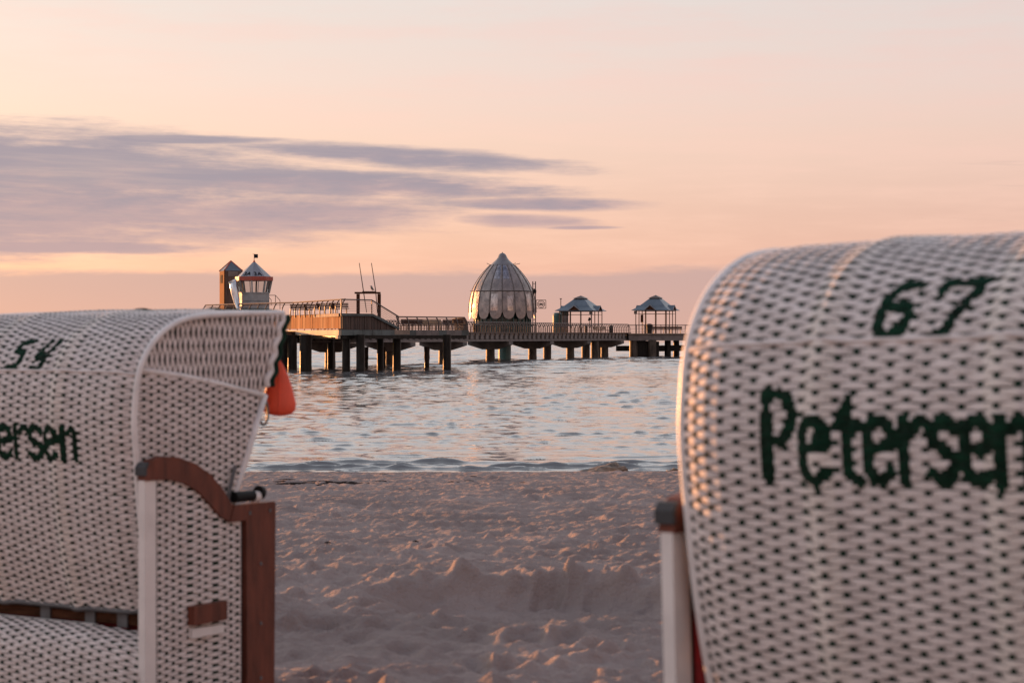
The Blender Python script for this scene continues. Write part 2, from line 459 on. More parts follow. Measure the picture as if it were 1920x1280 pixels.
# ------------------------------------------------------------------ beach
def sand_height(X, Y):
    prof_y = [-60, 0, 5, 8, 10, 13, 20, 30, 40, 43.6, 46, 60, 80]
    prof_z = [2.2, 1.70, 1.62, 1.49, 1.42, 1.44, 1.16, 0.70, 0.20, 0.0, -0.12, -0.9, -2.0]
    z = np.interp(Y, prof_y, prof_z)
    z = z + perlin(X * 0.11 + 3, Y * 0.13) * 0.10 * sstep(Y, 60, 20) * sstep(Y, 5, 12)
    # a dug hollow with a bank of thrown up sand behind it
    r = np.sqrt(((X - 0.10) / 1.00) ** 2 + ((Y - 11.45) / 0.66) ** 2)
    ang = np.arctan2((Y - 11.45) / 0.66, X - 0.10)
    lump = 1 + 0.35 * perlin(ang * 2.2 + 7, r * 0 + 2.2) + 0.2 * perlin(X * 3.4 + 1, Y * 3.4)
    back = sstep(Y, 11.3, 11.75)
    z = z + back * lump * 0.080 * np.exp(-((r - 1.0) / np.where(r < 1.0, 0.13, 0.36)) ** 2) * sstep(np.abs(X - 0.10), 1.35, 0.8) - 0.105 * sstep(r, 1.0, 0.55)
    z = z + 0.16 * np.exp(-(((X + 1.72) / 0.50) ** 2 + ((Y - 10.9) / 0.6) ** 2))
    z = z + 0.11 * np.exp(-(((X - 1.30) / 0.34) ** 2 + ((Y - 11.6) / 0.5) ** 2))
    rk = np.random.RandomState(8); ry0 = Y[:, 0]
    clod = np.zeros_like(z)
    for i in range(46):                      # clods thrown up along the rim
        t_ = rk.uniform(-0.2, PI + 0.15) * (0.75 if i % 2 else 1.0); rad = rk.uniform(.90, 1.45)
        fx, fy = 0.10 + rad * math.cos(t_), 11.45 + 0.66 * rad * math.sin(t_)
        sz = rk.uniform(.03, .07); lo_, hi_ = np.searchsorted(ry0, fy - .3), np.searchsorted(ry0, fy + .3)
        q = ((X[lo_:hi_] - fx) ** 2 + (Y[lo_:hi_] - fy) ** 2) / sz ** 2
        clod[lo_:hi_] = np.maximum(clod[lo_:hi_], sz * 0.5 * np.sqrt(np.clip(1 - q, 0, 1)))
    z = z + clod
    # trampled surface
    calm = sstep(Y, 44.0, 41) * 0.8 + 0.2
    f = 0.045 * perlin(X * 0.9, Y * 0.9 + 5)
    f += 0.040 * perlin(X * 2.1 + 9, Y * 2.1)
    wx = X + 0.06 * perlin(X * 5, Y * 5 + 31); wy = Y + 0.06 * perlin(X * 5 + 17, Y * 5)
    a = perlin(wx * 2.5, wy * 3.3 + 3); b = perlin(wx * 4.4 + 40, wy * 5.7)
    f += 0.034 * (0.30 - np.abs(a)) + 0.048 * a
    f += 0.026 * (0.30 - np.abs(b)) + 0.036 * b
    f += 0.030 * perlin(X * 8 + 2, Y * 9) + 0.018 * perlin(X * 16, Y * 17 + 8) + 0.010 * perlin(X * 29 + 5, Y * 31)
    rough = np.exp(-((r - 1.0) / 0.40) ** 2)
    f += rough * (0.025 * perlin(X * 5 + 60, Y * 4 + 9) + 0.022 * (0.3 - np.abs(perlin(X * 9 + 1, Y * 7 + 70))))
    z = z + f * calm * (1 - 0.22 * sstep(Y, 15, 11))
    rs = np.random.RandomState(21)
    ry = Y[:, 0]
    for i in range(420):
        fy = 8.0 * (40.0 / 8.0) ** rs.rand(); fx = rs.uniform(-0.22, 0.22) * fy
        th = rs.normal(0.3, 0.9); dp = rs.uniform(.02, .045); ln = rs.uniform(.11, .16); wd = rs.uniform(.045, .07)
        lo_, hi_ = np.searchsorted(ry, fy - .5), np.searchsorted(ry, fy + .5)
        if hi_ <= lo_: continue
        ddx, ddy = X[lo_:hi_] - fx, Y[lo_:hi_] - fy
        u = (ddx * math.sin(th) + ddy * math.cos(th)) / ln; v = (ddx * math.cos(th) - ddy * math.sin(th)) / wd
        q = u * u + v * v
        z[lo_:hi_] += -dp * np.exp(-q * 0.9) + dp * 0.75 * np.exp(-((np.sqrt(q) - 1.75) / 0.5) ** 2)
    return z
def rows_geo(a, b, r):
    n = int(math.log(b / a) / math.log(r)); return a * (b / a) ** (np.arange(n + 1) / n)
cols = np.concatenate([-np.geomspace(6, 0.33, 26)[:-1], np.linspace(-0.33, 0.33, 560), np.geomspace(0.33, 6, 26)[1:]])
ys = np.concatenate([np.array([-60, -40, -25, -15, -8, -4, -1, 1, 2, 3, 4, 4.6, 5.2, 5.8, 6.4, 6.9, 7.3, 7.6]), rows_geo(7.8, 47, 1.0026), np.array([50, 56, 66, 80])])
Yg, Ag = np.meshgrid(ys, cols, indexing='ij')
Xg = Ag * np.maximum(Yg, 6.0)
grid_obj('beach', Xg, Yg, sand_height(Xg, Yg), MAT['sand'], 'structure')

# ------------------------------------------------------------------ sea
def sea_height(X, Y, dyr):
    rs = np.random.RandomState(11)
    z = np.zeros_like(X); tot = 0.0
    for i in range(56):
        lam = 0.32 * (8.0 ** (i / 55.0))
        th = rs.normal(0.05, 0.42)
        k = 2 * PI / lam
        amp = lam ** 0.9 * (0.5 + rs.rand()) * (1.0 if lam < 0.9 else (0.9 / lam) ** 1.55)
        ph = rs.rand() * 6.28
        z += np.clip((lam / dyr - 2.2) / 2.0, 0, 1) * amp * np.sin(k * (math.sin(th) * X + math.cos(th) * Y) + ph)
        tot += amp * amp / 2
    z /= math.sqrt(tot)
    gust = np.clip(0.85 + 0.9 * perlin(X * 0.05, Y * 0.022) + 0.5 * perlin(X * 0.16 + 4, Y * 0.07), 0.25, 1.8)
    z = 0.0080 * gust * (np.exp(0.75 * np.clip(z, -3, 3)) - 1) / 0.75
    z *= sstep(Y, 45, 60) * 0.65 + 0.35
    far = np.zeros_like(X)
    for i in range(36):                      # longer wind waves away from the shelter of the shore
        lam = 2.4 * (4.2 ** (i / 35.0)); th = rs.normal(0.1, 0.45); k = 2 * PI / lam
        far += np.clip((lam / dyr - 2.4) / 1.6, 0, 1) * 0.0042 * lam ** 0.9 * (0.4 + rs.rand()) * np.sin(k * (math.sin(th) * X + math.cos(th) * Y) + rs.rand() * 6.28)
    z += far * sstep(Y, 110, 230) * 1.25
    # small breakers running up the shore
    for (y0, h, wd, sd) in ((44.5, 0.09, 0.10, 1.0), (45.1, 0.14, 0.13, 5.0), (45.8, 0.14, 0.14, 9.0), (46.6, 0.10, 0.15, 12.0), (48.4, 0.05, 0.26, 14.0)):
        yc = y0 + 0.9 * perlin(X * 0.13 + sd, X * 0 + sd) + 0.40 * perlin(X * 0.6 + sd, X * 0 + 3) + 0.16 * perlin(X * 1.9 + sd, X * 0 + 6)
        e = np.clip(0.35 + 1.0 * perlin(X * 0.30 + sd * 3, X * 0 + 1.5) + 0.8 * perlin(X * 1.1 + sd * 7, X * 0 + 4.5) + 0.45 * perlin(X * 2.6 + sd, X * 0 + 8.5 + Y * 0.8), 0, 1.3)
        t = (Y - yc) / wd
        z += h * e * np.where(t < 0, np.exp(-(t * 1.7) ** 2), np.exp(-(t * 0.8) ** 2))
    return z
yr = np.concatenate([rows_geo(41, 215, 1.0014), rows_geo(216, 760, 1.0019), np.geomspace(770, 30000, 40)])
scol = np.concatenate([-np.geomspace(4, 0.30, 16)[:-1], np.linspace(-0.30, 0.30, 380), np.geomspace(0.30, 4, 16)[1:]])
Ys, As = np.meshgrid(yr, scol, indexing='ij')
Xs = As * Ys
dyr = np.gradient(yr)[:, None] * np.ones_like(Xs)
grid_obj('sea', Xs, Ys, np.where(Ys > 765, 0.0, sea_height(Xs, Ys, dyr)), MAT['sea'], 'structure')

# ------------------------------------------------------------------ the long pier
UX, UY = 0.362, 0.932                    # direction of the pier, out to sea
NX, NY = 0.932, -0.362                   # its right hand side, which the camera sees
def pier_pt(s, o, z=None):               # s metres along (0 at the first visible pile), o metres to the right
    x = -17.0 + UX * s + NX * o; y = 186.0 + UY * s + NY * o
    return (x, y) if z is None else (x, y, z)
PA = math.atan2(UY, UX)
DZ = 3.22
pier = thing('pier', 'long concrete pier on paired piles running out to sea with curved railings', 'pier', pier_pt(30, 0, 0))
HW = 2.3
MB().slab([pier_pt(-70, -HW), pier_pt(-70, HW), pier_pt(84, HW), pier_pt(84, -HW)][::1], DZ - 0.25, DZ).build('deck', 'deck', pier)
for o in (HW - 0.18, -HW + 0.18):
    MB().bar(pier_pt(-70, o, DZ - 0.25 - 0.35), pier_pt(84, o, DZ - 0.6), 0.30, 0.68).build('edge_beam', 'fascia_dark', pier)
blk = MB().box(0, 0, 0, 0.78, 0.14, 0.66).mesh('fascia_block', 'fascia')
low = MB().box(0, 0, 0, 1.44, 0.16, 0.22).mesh('fascia_rail', 'fascia')
for i in range(-14, 57):
    inst('fascia_block', blk, pier, pier_pt(i * 1.45, HW + 0.045, DZ - 0.33), PA)
    inst('fascia_rail', low, pier, pier_pt(i * 1.45, HW + 0.055, DZ - 0.80), PA)
MB().bar(pier_pt(-70, HW + 0.06, DZ + 0.05), pier_pt(84, HW + 0.06, DZ + 0.05), 0.34, 0.10).build('kerb', 'rail', pier)
for k in range(-2, 7):
    s = k * 13.41
    cap = MB()
    cs = [(-2.5, -0.62), (-2.5, -0.98), (-0.75, -1.50), (0.75, -1.50), (2.5, -0.98), (2.5, -0.62)]
    def ca(o, z, s=s): return pier_pt(s - 0.6, o, DZ + z - 0.33)
    def cb(o, z, s=s): return pier_pt(s + 0.6, o, DZ + z - 0.33)
    cap.prism(cs, ca, cb).build('pile_cap', 'concrete', pier)
    p = MB().lathe([(0.52, -1.5), (0.52, 0.55), (0.50, 0.62), (0.50, DZ - 1.80)], 18, pier_pt(s, 0, 0))
    p.build('pile', 'pile2', pier, smooth=False)
for (px, d, r) in ((1026, 246, .5), (1098, 259, .55), (1115, 252, .5), (1128, 263, .55), (946, 232, .75)):
    MB().lathe([(r, -1.5), (r, DZ - 0.9)], 18, at(px, d) + (0,)).build('pile', 'pile2' if px != 946 else 'teal', pier)

def curved_post(h, lean, r):
    pts = [(0, 0, 0), (0.02, 0, h * 0.35), (0.0, 0, h * 0.6), (-lean * 0.45, 0, h * 0.82), (-lean, 0, h)]
    return MB().tube(pts, r, 6)
def railing(parent, path, post_mesh, spacing, h, lean, nw=5, rr=0.05, name='railing'):
    """path: deck edge points; the camera side is on the right hand of the path when walking it"""
    P = [Vector(p) for p in path]
    def offs(i):
        a = P[max(i - 1, 0)]; b = P[min(i + 1, len(P) - 1)]
        d = (b - a); d.z = 0; d.normalize()
        return Vector((d.y, -d.x, 0))
    top = [p - offs(i) * lean + Vector((0, 0, h)) for i, p in enumerate(P)]
    rail = MB().tube(top, rr, 6).build(name, 'rail', parent)
    wr = MB()
    for j in range(nw):
        fz = 0.16 + 0.70 * j / max(nw - 1, 1)
        ln = lean * max(0.0, (fz - 0.55) / 0.45) ** 1.4
        wr.tube([p - offs(i) * ln + Vector((0, 0, h * fz)) for i, p in enumerate(P)], 0.018, 4)
    wr.build('wire_infill', 'rail', rail, kind='stuff')
    for i in range(len(P) - 1):
        a, b = P[i], P[i + 1]; d = b - a; L = d.length
        n = max(1, round(L / spacing)); ang = math.atan2(d.y, d.x) - PI / 2
        for k in range(n + (1 if i == len(P) - 2 else 0)):
            inst('railing_post', post_mesh, rail, a + d * (k / n), ang)
    return rail
pm = curved_post(1.12, 0.26, 0.045).mesh('railing_post', 'rail')
railing(pier, [pier_pt(-8, HW + 0.05, DZ + 0.1), pier_pt(38, HW + 0.05, DZ + 0.1), pier_pt(84, HW + 0.05, DZ + 0.1)], pm, 0.72, 1.10, 0.26)
railing(pier, [pier_pt(84, -HW, DZ), pier_pt(-8, -HW, DZ)], pm, 1.45, 1.10, 0.26, nw=4)

# pier head on its own thick piles
hp = [at(1178, 262), at(1300, 264), (at(1300, 264)[0] + 3.2, 276), (at(1178, 262)[0] - 1.5, 279)]
head = thing('landing_platform', 'square pier head platform with plain fascia under the right pavilion', 'pier platform', (sum(p[0] for p in hp) / 4, 270, 0))
MB().slab(hp, DZ - 0.15, DZ + 0.02).build('deck', 'deck', head)
hin = [(p[0] + (18.3 - p[0]) * 0.02, p[1] + (270 - p[1]) * 0.03) for p in hp]
MB().slab(hin, DZ - 0.95, DZ - 0.152).build('fascia', 'fascia', head)
a1, a2 = at(1190, 264), at(1243, 266)
MB().prism([(1178, 637), (1190, 657), (1193, 672), (1236, 672), (1236, 640)], lambda p, q: at(p, 264, q if q < 671 else 676), lambda p, q: at(p, 268, q if q < 671 else 676)).build('support_block', 'pile', head)
for px, d in ((1188, 263.2), (1223, 263.2)):
    MB().lathe([(0.55, -1.5), (0.55, 2.35)], 14, at(px, d) + (0,)).build('pile', 'pile2', head)
for px, d in ((1205, 272), (1252, 266), (1268, 274), (1290, 268)):
    MB().lathe([(0.45, -1.5), (0.42, 2.3)], 14, at(px, d) + (0,)).build('pile', 'pile', head)
MB().bar(at(1156, 270, 653), at(1215, 268.9, 653), 0.8, 0.72).build('fender_beam', 'pile', head)
MB().bar(at(1236, 266.5, 653), at(1302, 266, 652), 0.8, 0.80).build('fender_beam', 'pile', head)
pm_h = MB().tube([(0, 0, 0), (0, 0, 1.1)], 0.045, 6).mesh('railing_post', 'rail')
railing(head, [hp[0] + (DZ + 0.02,), hp[1] + (DZ + 0.02,)], pm_h, 1.1, 1.1, 0.0, nw=5)

# ------------------------------------------------------------------ the plaza in front of the pier
A = at(640, 160); A2 = at(697, 163); A3 = at(747, 165.6); Ee = at(876, 172)
B = at(545, 176.5); Cc = at(380, 192); G = (-13.0, 186); H_ = (-36, 206)
zt = 4.74; zl = 3.42; zb = 2.98
plaza = thing('pier_plaza', 'raised plaza deck on dark round piles with wood cladding sunlit on its left side', 'pier platform', (-14, 172, 0))
MB().slab([A, Ee, (-5.6, 190), G, H_, Cc, B], zb + 0.06, zl - 0.004).build('deck', 'deck', plaza)
MB().slab([(A[0] - 0.25, A[1] + 0.3), (A2[0] - 0.2, A2[1] + 0.3), (A2[0] - 1.2, 172), G, H_, (Cc[0], Cc[1] + 0.4), (B[0] + 0.1, B[1] + 0.4)], zt - 0.25, zt).build('upper_deck', 'deck', plaza)
def lerp(p, q, t): return tuple(a + (b - a) * t for a, b in zip(p, q))
def shift(p, q, o):                      # move a segment o metres to its right hand side
    d = Vector((q[0] - p[0], q[1] - p[1])).normalized(); n = (d.y * o, -d.x * o)
    return (p[0] + n[0], p[1] + n[1]), (q[0] + n[0], q[1] + n[1])
def fascia_run(p, q, z0, z1, m, n, name='fascia_panel', depth=0.22, gap=0.03):
    L = math.dist(p, q)
    for i in range(n):
        a = lerp(p, q, i / n + gap / L / 2); b = lerp(p, q, (i + 1) / n - gap / L / 2)
        a, b = shift(a, b, depth / 2)
        mm = m if isinstance(m, str) else random.choice(m)
        j = random.uniform(-.012, .012)
        zc = (z0 + z1) / 2
        MB().bar((a[0], a[1] + j, zc), (b[0], b[1] + j, zc), depth, z1 - z0).build(name, mm, plaza)
# lower fascia: sunlight put into the pale beam colour on the left, grey panels on the right
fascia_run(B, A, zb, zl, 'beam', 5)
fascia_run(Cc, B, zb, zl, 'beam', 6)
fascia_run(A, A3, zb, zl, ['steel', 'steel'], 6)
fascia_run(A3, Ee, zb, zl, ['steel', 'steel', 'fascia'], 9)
for (p, q) in ((B, A), (A, Ee)):
    a, b = shift(p, q, -0.25)
    MB().bar(a + (zb - 0.14,), b + (zb - 0.14,), 0.4, 0.30).build('edge_beam', 'pile', plaza)
for t_ in (0.06, 0.97):
    c = lerp(B, A, t_)
    MB().box(c[0] - 0.1, c[1] - 0.1, zb - 0.13, 0.75, 0.3, 0.28, math.atan2(A[1] - B[1], A[0] - B[0])).build('bracket', 'beam', plaza)
# wood boards
def boards(p, q, z0, z1f, mats, n, name='plank'):
    L = math.dist(p, q)
    for i in range(n):
        t0, t1 = i / n, (i + 1) / n
        a = lerp(p, q, t0 + 0.018 / L); b = lerp(p, q, t1 - 0.018 / L)
        j = random.uniform(0.0, 0.06); a, b = shift(a, b, j)
        za, zb_ = z1f(t0), z1f(t1)
        if min(za, zb_) - z0 < 0.05: continue
        i1, i2 = shift(a, b, -0.09)
        MB().hexa([a + (z0,), b + (z0,), i2 + (z0,), i1 + (z0,), a + (za,), b + (zb_,), i2 + (zb_,), i1 + (za,)]).build(name, random.choice(mats), plaza)
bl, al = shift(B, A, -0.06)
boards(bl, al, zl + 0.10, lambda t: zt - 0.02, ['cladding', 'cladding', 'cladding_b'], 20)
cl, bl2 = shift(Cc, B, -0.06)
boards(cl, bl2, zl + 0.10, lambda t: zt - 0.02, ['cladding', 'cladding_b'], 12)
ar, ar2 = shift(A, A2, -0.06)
boards(ar, ar2, zl + 0.02, lambda t: zt - 0.20, ['cladding_shaded'], 13)
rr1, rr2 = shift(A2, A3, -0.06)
boards(rr1, rr2, zl + 0.02, lambda t: zt - 0.20 + (zl - zt + 0.25) * t, ['cladding_shaded'], 9)
a_, b_ = shift(A, A2, 0.0)
MB().bar(a_ + (zt - 0.09,), b_ + (zt - 0.09,), 0.26, 0.20).build('top_rail_beam', 'steel', plaza)
MB().bar(A2 + (zt - 0.09,), A3 + (zl + 0.12,), 0.26, 0.20).build('ramp_beam', 'steel', plaza)
ri, rj = shift(A2, A3, -0.45)
MB().hexa([ri + (zl,), rj + (zl,), (A3[0] - 3, A3[1] + 3.4, zl), (A2[0] - 3, A2[1] + 3.4, zl),
           ri + (zt - 0.10,), rj + (zl + 0.03,), (A3[0] - 3, A3[1] + 3.4, zl + 0.03), (A2[0] - 3, A2[1] + 3.4, zt - 0.10)]).build('ramp', 'deck', plaza)
# piles
for (px, d, r) in ((573, 165, .52), (649, 161.5, .34), (676, 161.0, .36), (713, 174, .30), (744, 168, .36), (838, 167.5, .36), (548, 170, .42), (533, 172, .42), (505, 177, .4), (620, 181, .32)):
    c = at(px, d)
    MB().lathe([(r, -1.5), (r, 0.3), (r * 0.97, 0.5), (r * 0.97, zb + 0.05)], 18, c + (0,)).build('pile', 'pile', plaza)
# railings
pm_u = curved_post(1.35, 0.30, 0.055).mesh('railing_post', 'rail')
pm_v = MB().tube([(0, 0, 0), (0, 0, 1.12)], 0.045, 6).mesh('railing_post', 'rail')
railing(plaza, [Cc + (zt - 0.22,), B + (zt - 0.22,), A + (zt - 0.22,)], pm_u, 1.75, 1.36, 0.30, nw=2, rr=0.075)
railing(plaza, [A + (zt,), A2 + (zt,), A3 + (zl,)], pm_v, 2.6, 1.12, 0.0, nw=6, rr=0.06)
railing(plaza, [A3 + (zl,), Ee + (zl,), (-5.4, 189, zl)], curved_post(1.12, 0.26, 0.055).mesh('railing_post', 'rail'), 1.15, 1.10, 0.26, nw=5, rr=0.06)

# gateway with two leaning masts and a gull
gd = 166.0
gate_o = thing('gateway_frame', 'dark timber gateway frame with two slanting masts above the ramp', 'gateway', at(691, gd) + (zt,))
for px in (671.5, 711):
    MB().bar(at(px, gd) + (zt - 0.03 if px < 700 else zl + 0.3,), at(px, gd, 551), 0.27, 0.27).build('post', 'darkwood', gate_o)
MB().bar(at(665, gd, 549), at(713.5, gd, 549), 0.34, 0.15).build('beam', 'darkwood', gate_o)
MB().tube([at(679, gd, 546.5), at(704, gd, 546.5)], 0.035, 6).build('crossbar', 'rail', gate_o)
MB().tube([at(673.6, gd - .3, 493), at(681.5, gd, 546), at(687.5, gd + .3, 586)], [.03, .045, .03], 6).build('mast', 'rail', gate_o)
MB().tube([at(696.4, gd - .3, 493), at(704.5, gd, 546), at(707.5, gd + .2, 586)], [.03, .045, .03], 6).build('mast', 'rail', gate_o)
def gull():
    b = at(697.3, gd, 546.0)
    g = MB()
    g.tube([(b[0] + .12, b[1], b[2] + .10), (b[0] + .06, b[1], b[2] + .16), (b[0] - .01, b[1], b[2] + .26), (b[0] - .045, b[1], b[2] + .36), (b[0] - .06, b[1], b[2] + .43), (b[0] - .07, b[1], b[2] + .48)],
           [.03, .07, .105, .085, .065, .02], 8)
    o = thing('gull', 'gull perched on top of the gateway beam', 'bird', b)
    g.build('body', 'gull', o, smooth=True)
    MB().tube([(b[0] - .09, b[1], b[2] + .435), (b[0] - .19, b[1], b[2] + .425)], [.02, .006], 5).build('beak', 'ochre', o)
    for s_ in (-1, 1):
        MB().tube([(b[0] + .02, b[1] + s_ * .03, b[2] + .15), (b[0] + .02, b[1] + s_ * .03, b[2] + .0)], .012, 4).build('leg', 'ochre', o)
        MB().tube([(b[0] - .02, b[1] + s_ * .10, b[2] + .33), (b[0] + .10, b[1] + s_ * .10, b[2] + .18), (b[0] + .22, b[1] + s_ * .05, b[2] + .06)], [.03, .045, .01], 5).build('wing', 'gull', o)
gull()

# ------------------------------------------------------------------ lifeguard kiosk
kd = 188.0; kc = at(476.5, kd); ks = kd / F
kiosk = thing('lifeguard_kiosk', 'grey octagonal lookout kiosk with pointed roof marked 3A and red trim', 'kiosk', kc + (zt,))
def octo(r, z, n=8): return [(kc[0] + r * math.cos(-PI / 2 + 2 * PI * k / n), kc[1] + r * math.sin(-PI / 2 + 2 * PI * k / n), z) for k in range(n)]
z_sill = zof(549, kd); z_head = zof(526.5, kd); z_f1 = zof(519, kd); z_ap = zof(489, kd)
R1, R2, R3 = 28.5 * ks, 33 * ks, 35.5 * ks
def frust(r0, z0, r1, z1, name, m, parent, n=8):
    b, t_ = octo(r0, z0, n), octo(r1, z1, n)
    f = [(i, (i + 1) % n, n + (i + 1) % n, n + i) for i in range(n)] + [tuple(reversed(range(n))), tuple(range(n, 2 * n))]
    return mk(name, b + t_, f, MAT[m], parent)
frust(R1, zt, R1, z_sill - 0.05, 'wall', 'wallgrey', kiosk)
for j in range(4):
    z = zt + 0.35 + j * 0.36
    frust(R1 + 0.02, z, R1 + 0.02, z + 0.03, 'board_joint', 'steel', kiosk)
frust(R1 + 0.07, z_sill - 0.05, R1 + 0.07, z_sill + 0.04, 'sill', 'wallgrey', kiosk)
lo, hi = octo(R1, z_sill + 0.04), octo(R2, z_head)
for i in range(8):
    MB().bar(lo[i], hi[i], 0.14, 0.14).build('corner_post', 'wallgrey', kiosk)
    j = (i + 1) % 8
    a_, b_, c_, d_ = lerp(lo[i], lo[j], .1), lerp(lo[i], lo[j], .9), lerp(hi[i], hi[j], .9), lerp(hi[i], hi[j], .1)
    MB().add([a_, b_, c_, d_], [(0, 1, 2, 3)]).build('window_pane', 'glass', kiosk)
    if i % 2 == 0:
        MB().bar(lerp(lo[i], lo[j], .5), lerp(hi[i], hi[j], .5), 0.06, 0.06).build('mullion', 'wallgrey', kiosk)
frust(R3, z_head, R3, z_f1, 'fascia_band', 'redtrim', kiosk)
rb = octo(R3 * 0.90, z_f1 + 0.004)
for i in range(8):
    j = (i + 1) % 8
    m_ = 'slate_p'
    MB().add([rb[i], rb[j], (kc[0], kc[1], z_ap), (kc[0], kc[1], z_f1 + .01)], [(0, 1, 2), (1, 0, 3), (0, 2, 3), (2, 1, 3)]).build('roof_panel', m_, kiosk)
MB().tube([kc + (z_ap - .15,), kc + (zof(476, kd),)], 0.03, 6).build('flagpole', 'rail', kiosk)
MB().lathe([(0.16, 0), (0.10, .16), (.02, .3)], 8, kc + (z_ap - 0.2,)).build('finial', 'redtrim', kiosk)
fx, fz = kc[0] + 0.02, zof(476.5, kd)
MB().prism([(-.22, 0.02), (0.0, -.05), (0.0, -.36), (.34, -.36), (.34, 0.0)], lambda p, q: (fx + p, kc[1] - .02, fz + q), lambda p, q: (fx + p, kc[1] + .02, fz + q)).build('weather_vane', 'letter', kiosk)
def flat_text(body, size, parent, origin, xdir, ydir, m, name='lettering', thick=0.015):
    cu = bpy.data.curves.new(name, 'FONT'); cu.body = body; cu.size = size; cu.align_x = 'CENTER'; cu.extrude = thick
    o = bpy.data.objects.new(name, cu); COL.objects.link(o)
    bpy.context.view_layer.update()
    me = bpy.data.meshes.new_from_object(o.evaluated_get(bpy.context.evaluated_depsgraph_get()))
    bpy.data.objects.remove(o)
    x = Vector(xdir).normalized(); y = Vector(ydir); y = (y - x * y.dot(x)).normalized(); z = x.cross(y)
    R = Matrix((x, y, z)).transposed().to_4x4(); R.translation = Vector(origin) - rootloc(parent)
    me.transform(R)
    me.materials.clear(); me.materials.append(MAT[m])
    q = bpy.data.objects.new(name, me); COL.objects.link(q); q.parent = parent
    return q
for i in (7, 0):
    p, q = Vector(rb[i]), Vector(rb[(i + 1) % 8]); ap = Vector((kc[0], kc[1], z_ap))
    mid = (p + q) / 2; up = (ap - mid).normalized(); xd = (q - p).normalized(); nn_ = xd.cross(up)
    flat_text('3A', 0.66, kiosk, mid + up * 0.12 + nn_ * 0.03, xd, up, 'letter')
sr = MB()
sr.tube([at(501, kd, 553.5), at(516.5, kd, 553.5), at(525, kd, 563)], 0.03, 5).tube([at(516.5, kd, 553.5), at(516.5, kd, 572)], 0.03, 5).tube([at(501, kd, 554), at(508.5, kd, 562), at(508.5, kd, 572)], 0.03, 5).tube([at(525, kd, 563), at(525, kd, 580)], .03, 5)
sr.build('stair_rail', 'rail', kiosk)

# slide tube leaning beside the kiosk
sl = thing('slide_tube', 'silver metal tube leaning between the wooden tower and the kiosk', 'tube', at(444, kd - 1.5) + (zt,))
MB().tube([at(435.5, kd - 1.5, 526.5), at(437, kd - 1.5, 529), at(440.5, kd - 1.5, 550), at(443.5, kd - 1.6, 564), at(446, kd - 2, 577), at(448, kd - 2.2, 588)], [.26, .37, .36, .30, .18, .14], 16).build('tube', 'silver', sl, smooth=True)
MB().tube([at(435.2, kd - 1.5, 526), at(436.8, kd - 1.5, 529.2)], .40, 16).build('rim', 'silver', sl)

# wooden tower
td = 195.0; tcx, tcy = at(433, td); ts = td / F
ta = math.atan2(-0.4, 0.917)             # turned like the plaza wall: its left face looks at the sun
tower = thing('wooden_tower', 'narrow wood clad tower with a small hipped roof left of the kiosk', 'tower', (tcx, tcy, zt))
TW = 1.74
ex, ey = Vector((math.cos(PI * 0.1316), math.sin(PI * 0.1316))), Vector((-math.sin(PI * 0.1316), math.cos(PI * 0.1316)))
def tw(u, v): q = ex * u + ey * v; return (tcx + q.x, tcy + q.y)
z_ev = zof(508, td); z_rf = zof(489, td)
MB().slab([tw(-TW / 2, -TW / 2), tw(TW / 2, -TW / 2), tw(TW / 2, TW / 2), tw(-TW / 2, TW / 2)], zt, z_ev).build('wall', 'cladding_shaded', tower)
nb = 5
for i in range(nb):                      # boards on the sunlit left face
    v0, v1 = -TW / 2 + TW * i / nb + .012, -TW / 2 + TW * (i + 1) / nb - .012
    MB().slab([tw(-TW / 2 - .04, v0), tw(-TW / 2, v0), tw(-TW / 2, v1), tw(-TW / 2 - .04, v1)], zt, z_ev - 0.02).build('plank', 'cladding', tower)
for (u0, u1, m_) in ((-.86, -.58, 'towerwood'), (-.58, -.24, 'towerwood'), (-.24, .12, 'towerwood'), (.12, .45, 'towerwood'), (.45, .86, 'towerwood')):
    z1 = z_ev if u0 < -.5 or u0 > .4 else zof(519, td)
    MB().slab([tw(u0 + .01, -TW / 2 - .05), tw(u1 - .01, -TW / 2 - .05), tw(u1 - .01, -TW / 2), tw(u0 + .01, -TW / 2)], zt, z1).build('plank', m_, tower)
MB().slab([tw(-.54, -TW / 2 - .09), tw(.44, -TW / 2 - .09), tw(.44, -TW / 2 - .02), tw(-.54, -TW / 2 - .02)], zof(518.5, td), z_ev - .05).build('lintel_board', 'fascia', tower)
for j in range(6):
    z = zof(511 + j * 3.2, td)
    MB().slab([tw(.47, -TW / 2 - .10), tw(.82, -TW / 2 - .10), tw(.82, -TW / 2 - .055), tw(.47, -TW / 2 - .055)], z - .05, z + .03).build('slat', 'fascia', tower)
wn = MB().slab([tw(-TW / 2 - .075, -.25), tw(-TW / 2 - .042, -.25), tw(-TW / 2 - .042, .45), tw(-TW / 2 - .075, .45)], zof(531, td), zof(515.5, td)).build('window', 'darkwood', tower)
MB().slab([tw(-TW / 2 - .085, -.17), tw(-TW / 2 - .077, -.17), tw(-TW / 2 - .077, .37), tw(-TW / 2 - .085, .37)], zof(529.6, td), zof(517, td)).build('pane', 'letter', wn)
ov = TW / 2 + .05
rcs = [tw(-ov, -ov), tw(ov, -ov), tw(ov, ov), tw(-ov, ov)]
ap = (tcx, tcy, z_rf)
MB().add([c + (z_ev,) for c in rcs] + [ap], [(0, 1, 4), (1, 2, 4), (2, 3, 4), (3, 0, 4), (3, 2, 1, 0)]).build('roof', 'slate', tower)
for i in range(4):
    MB().bar(rcs[i] + (z_ev,), ap, 0.09, 0.09).build('ridge', 'redtrim', tower)
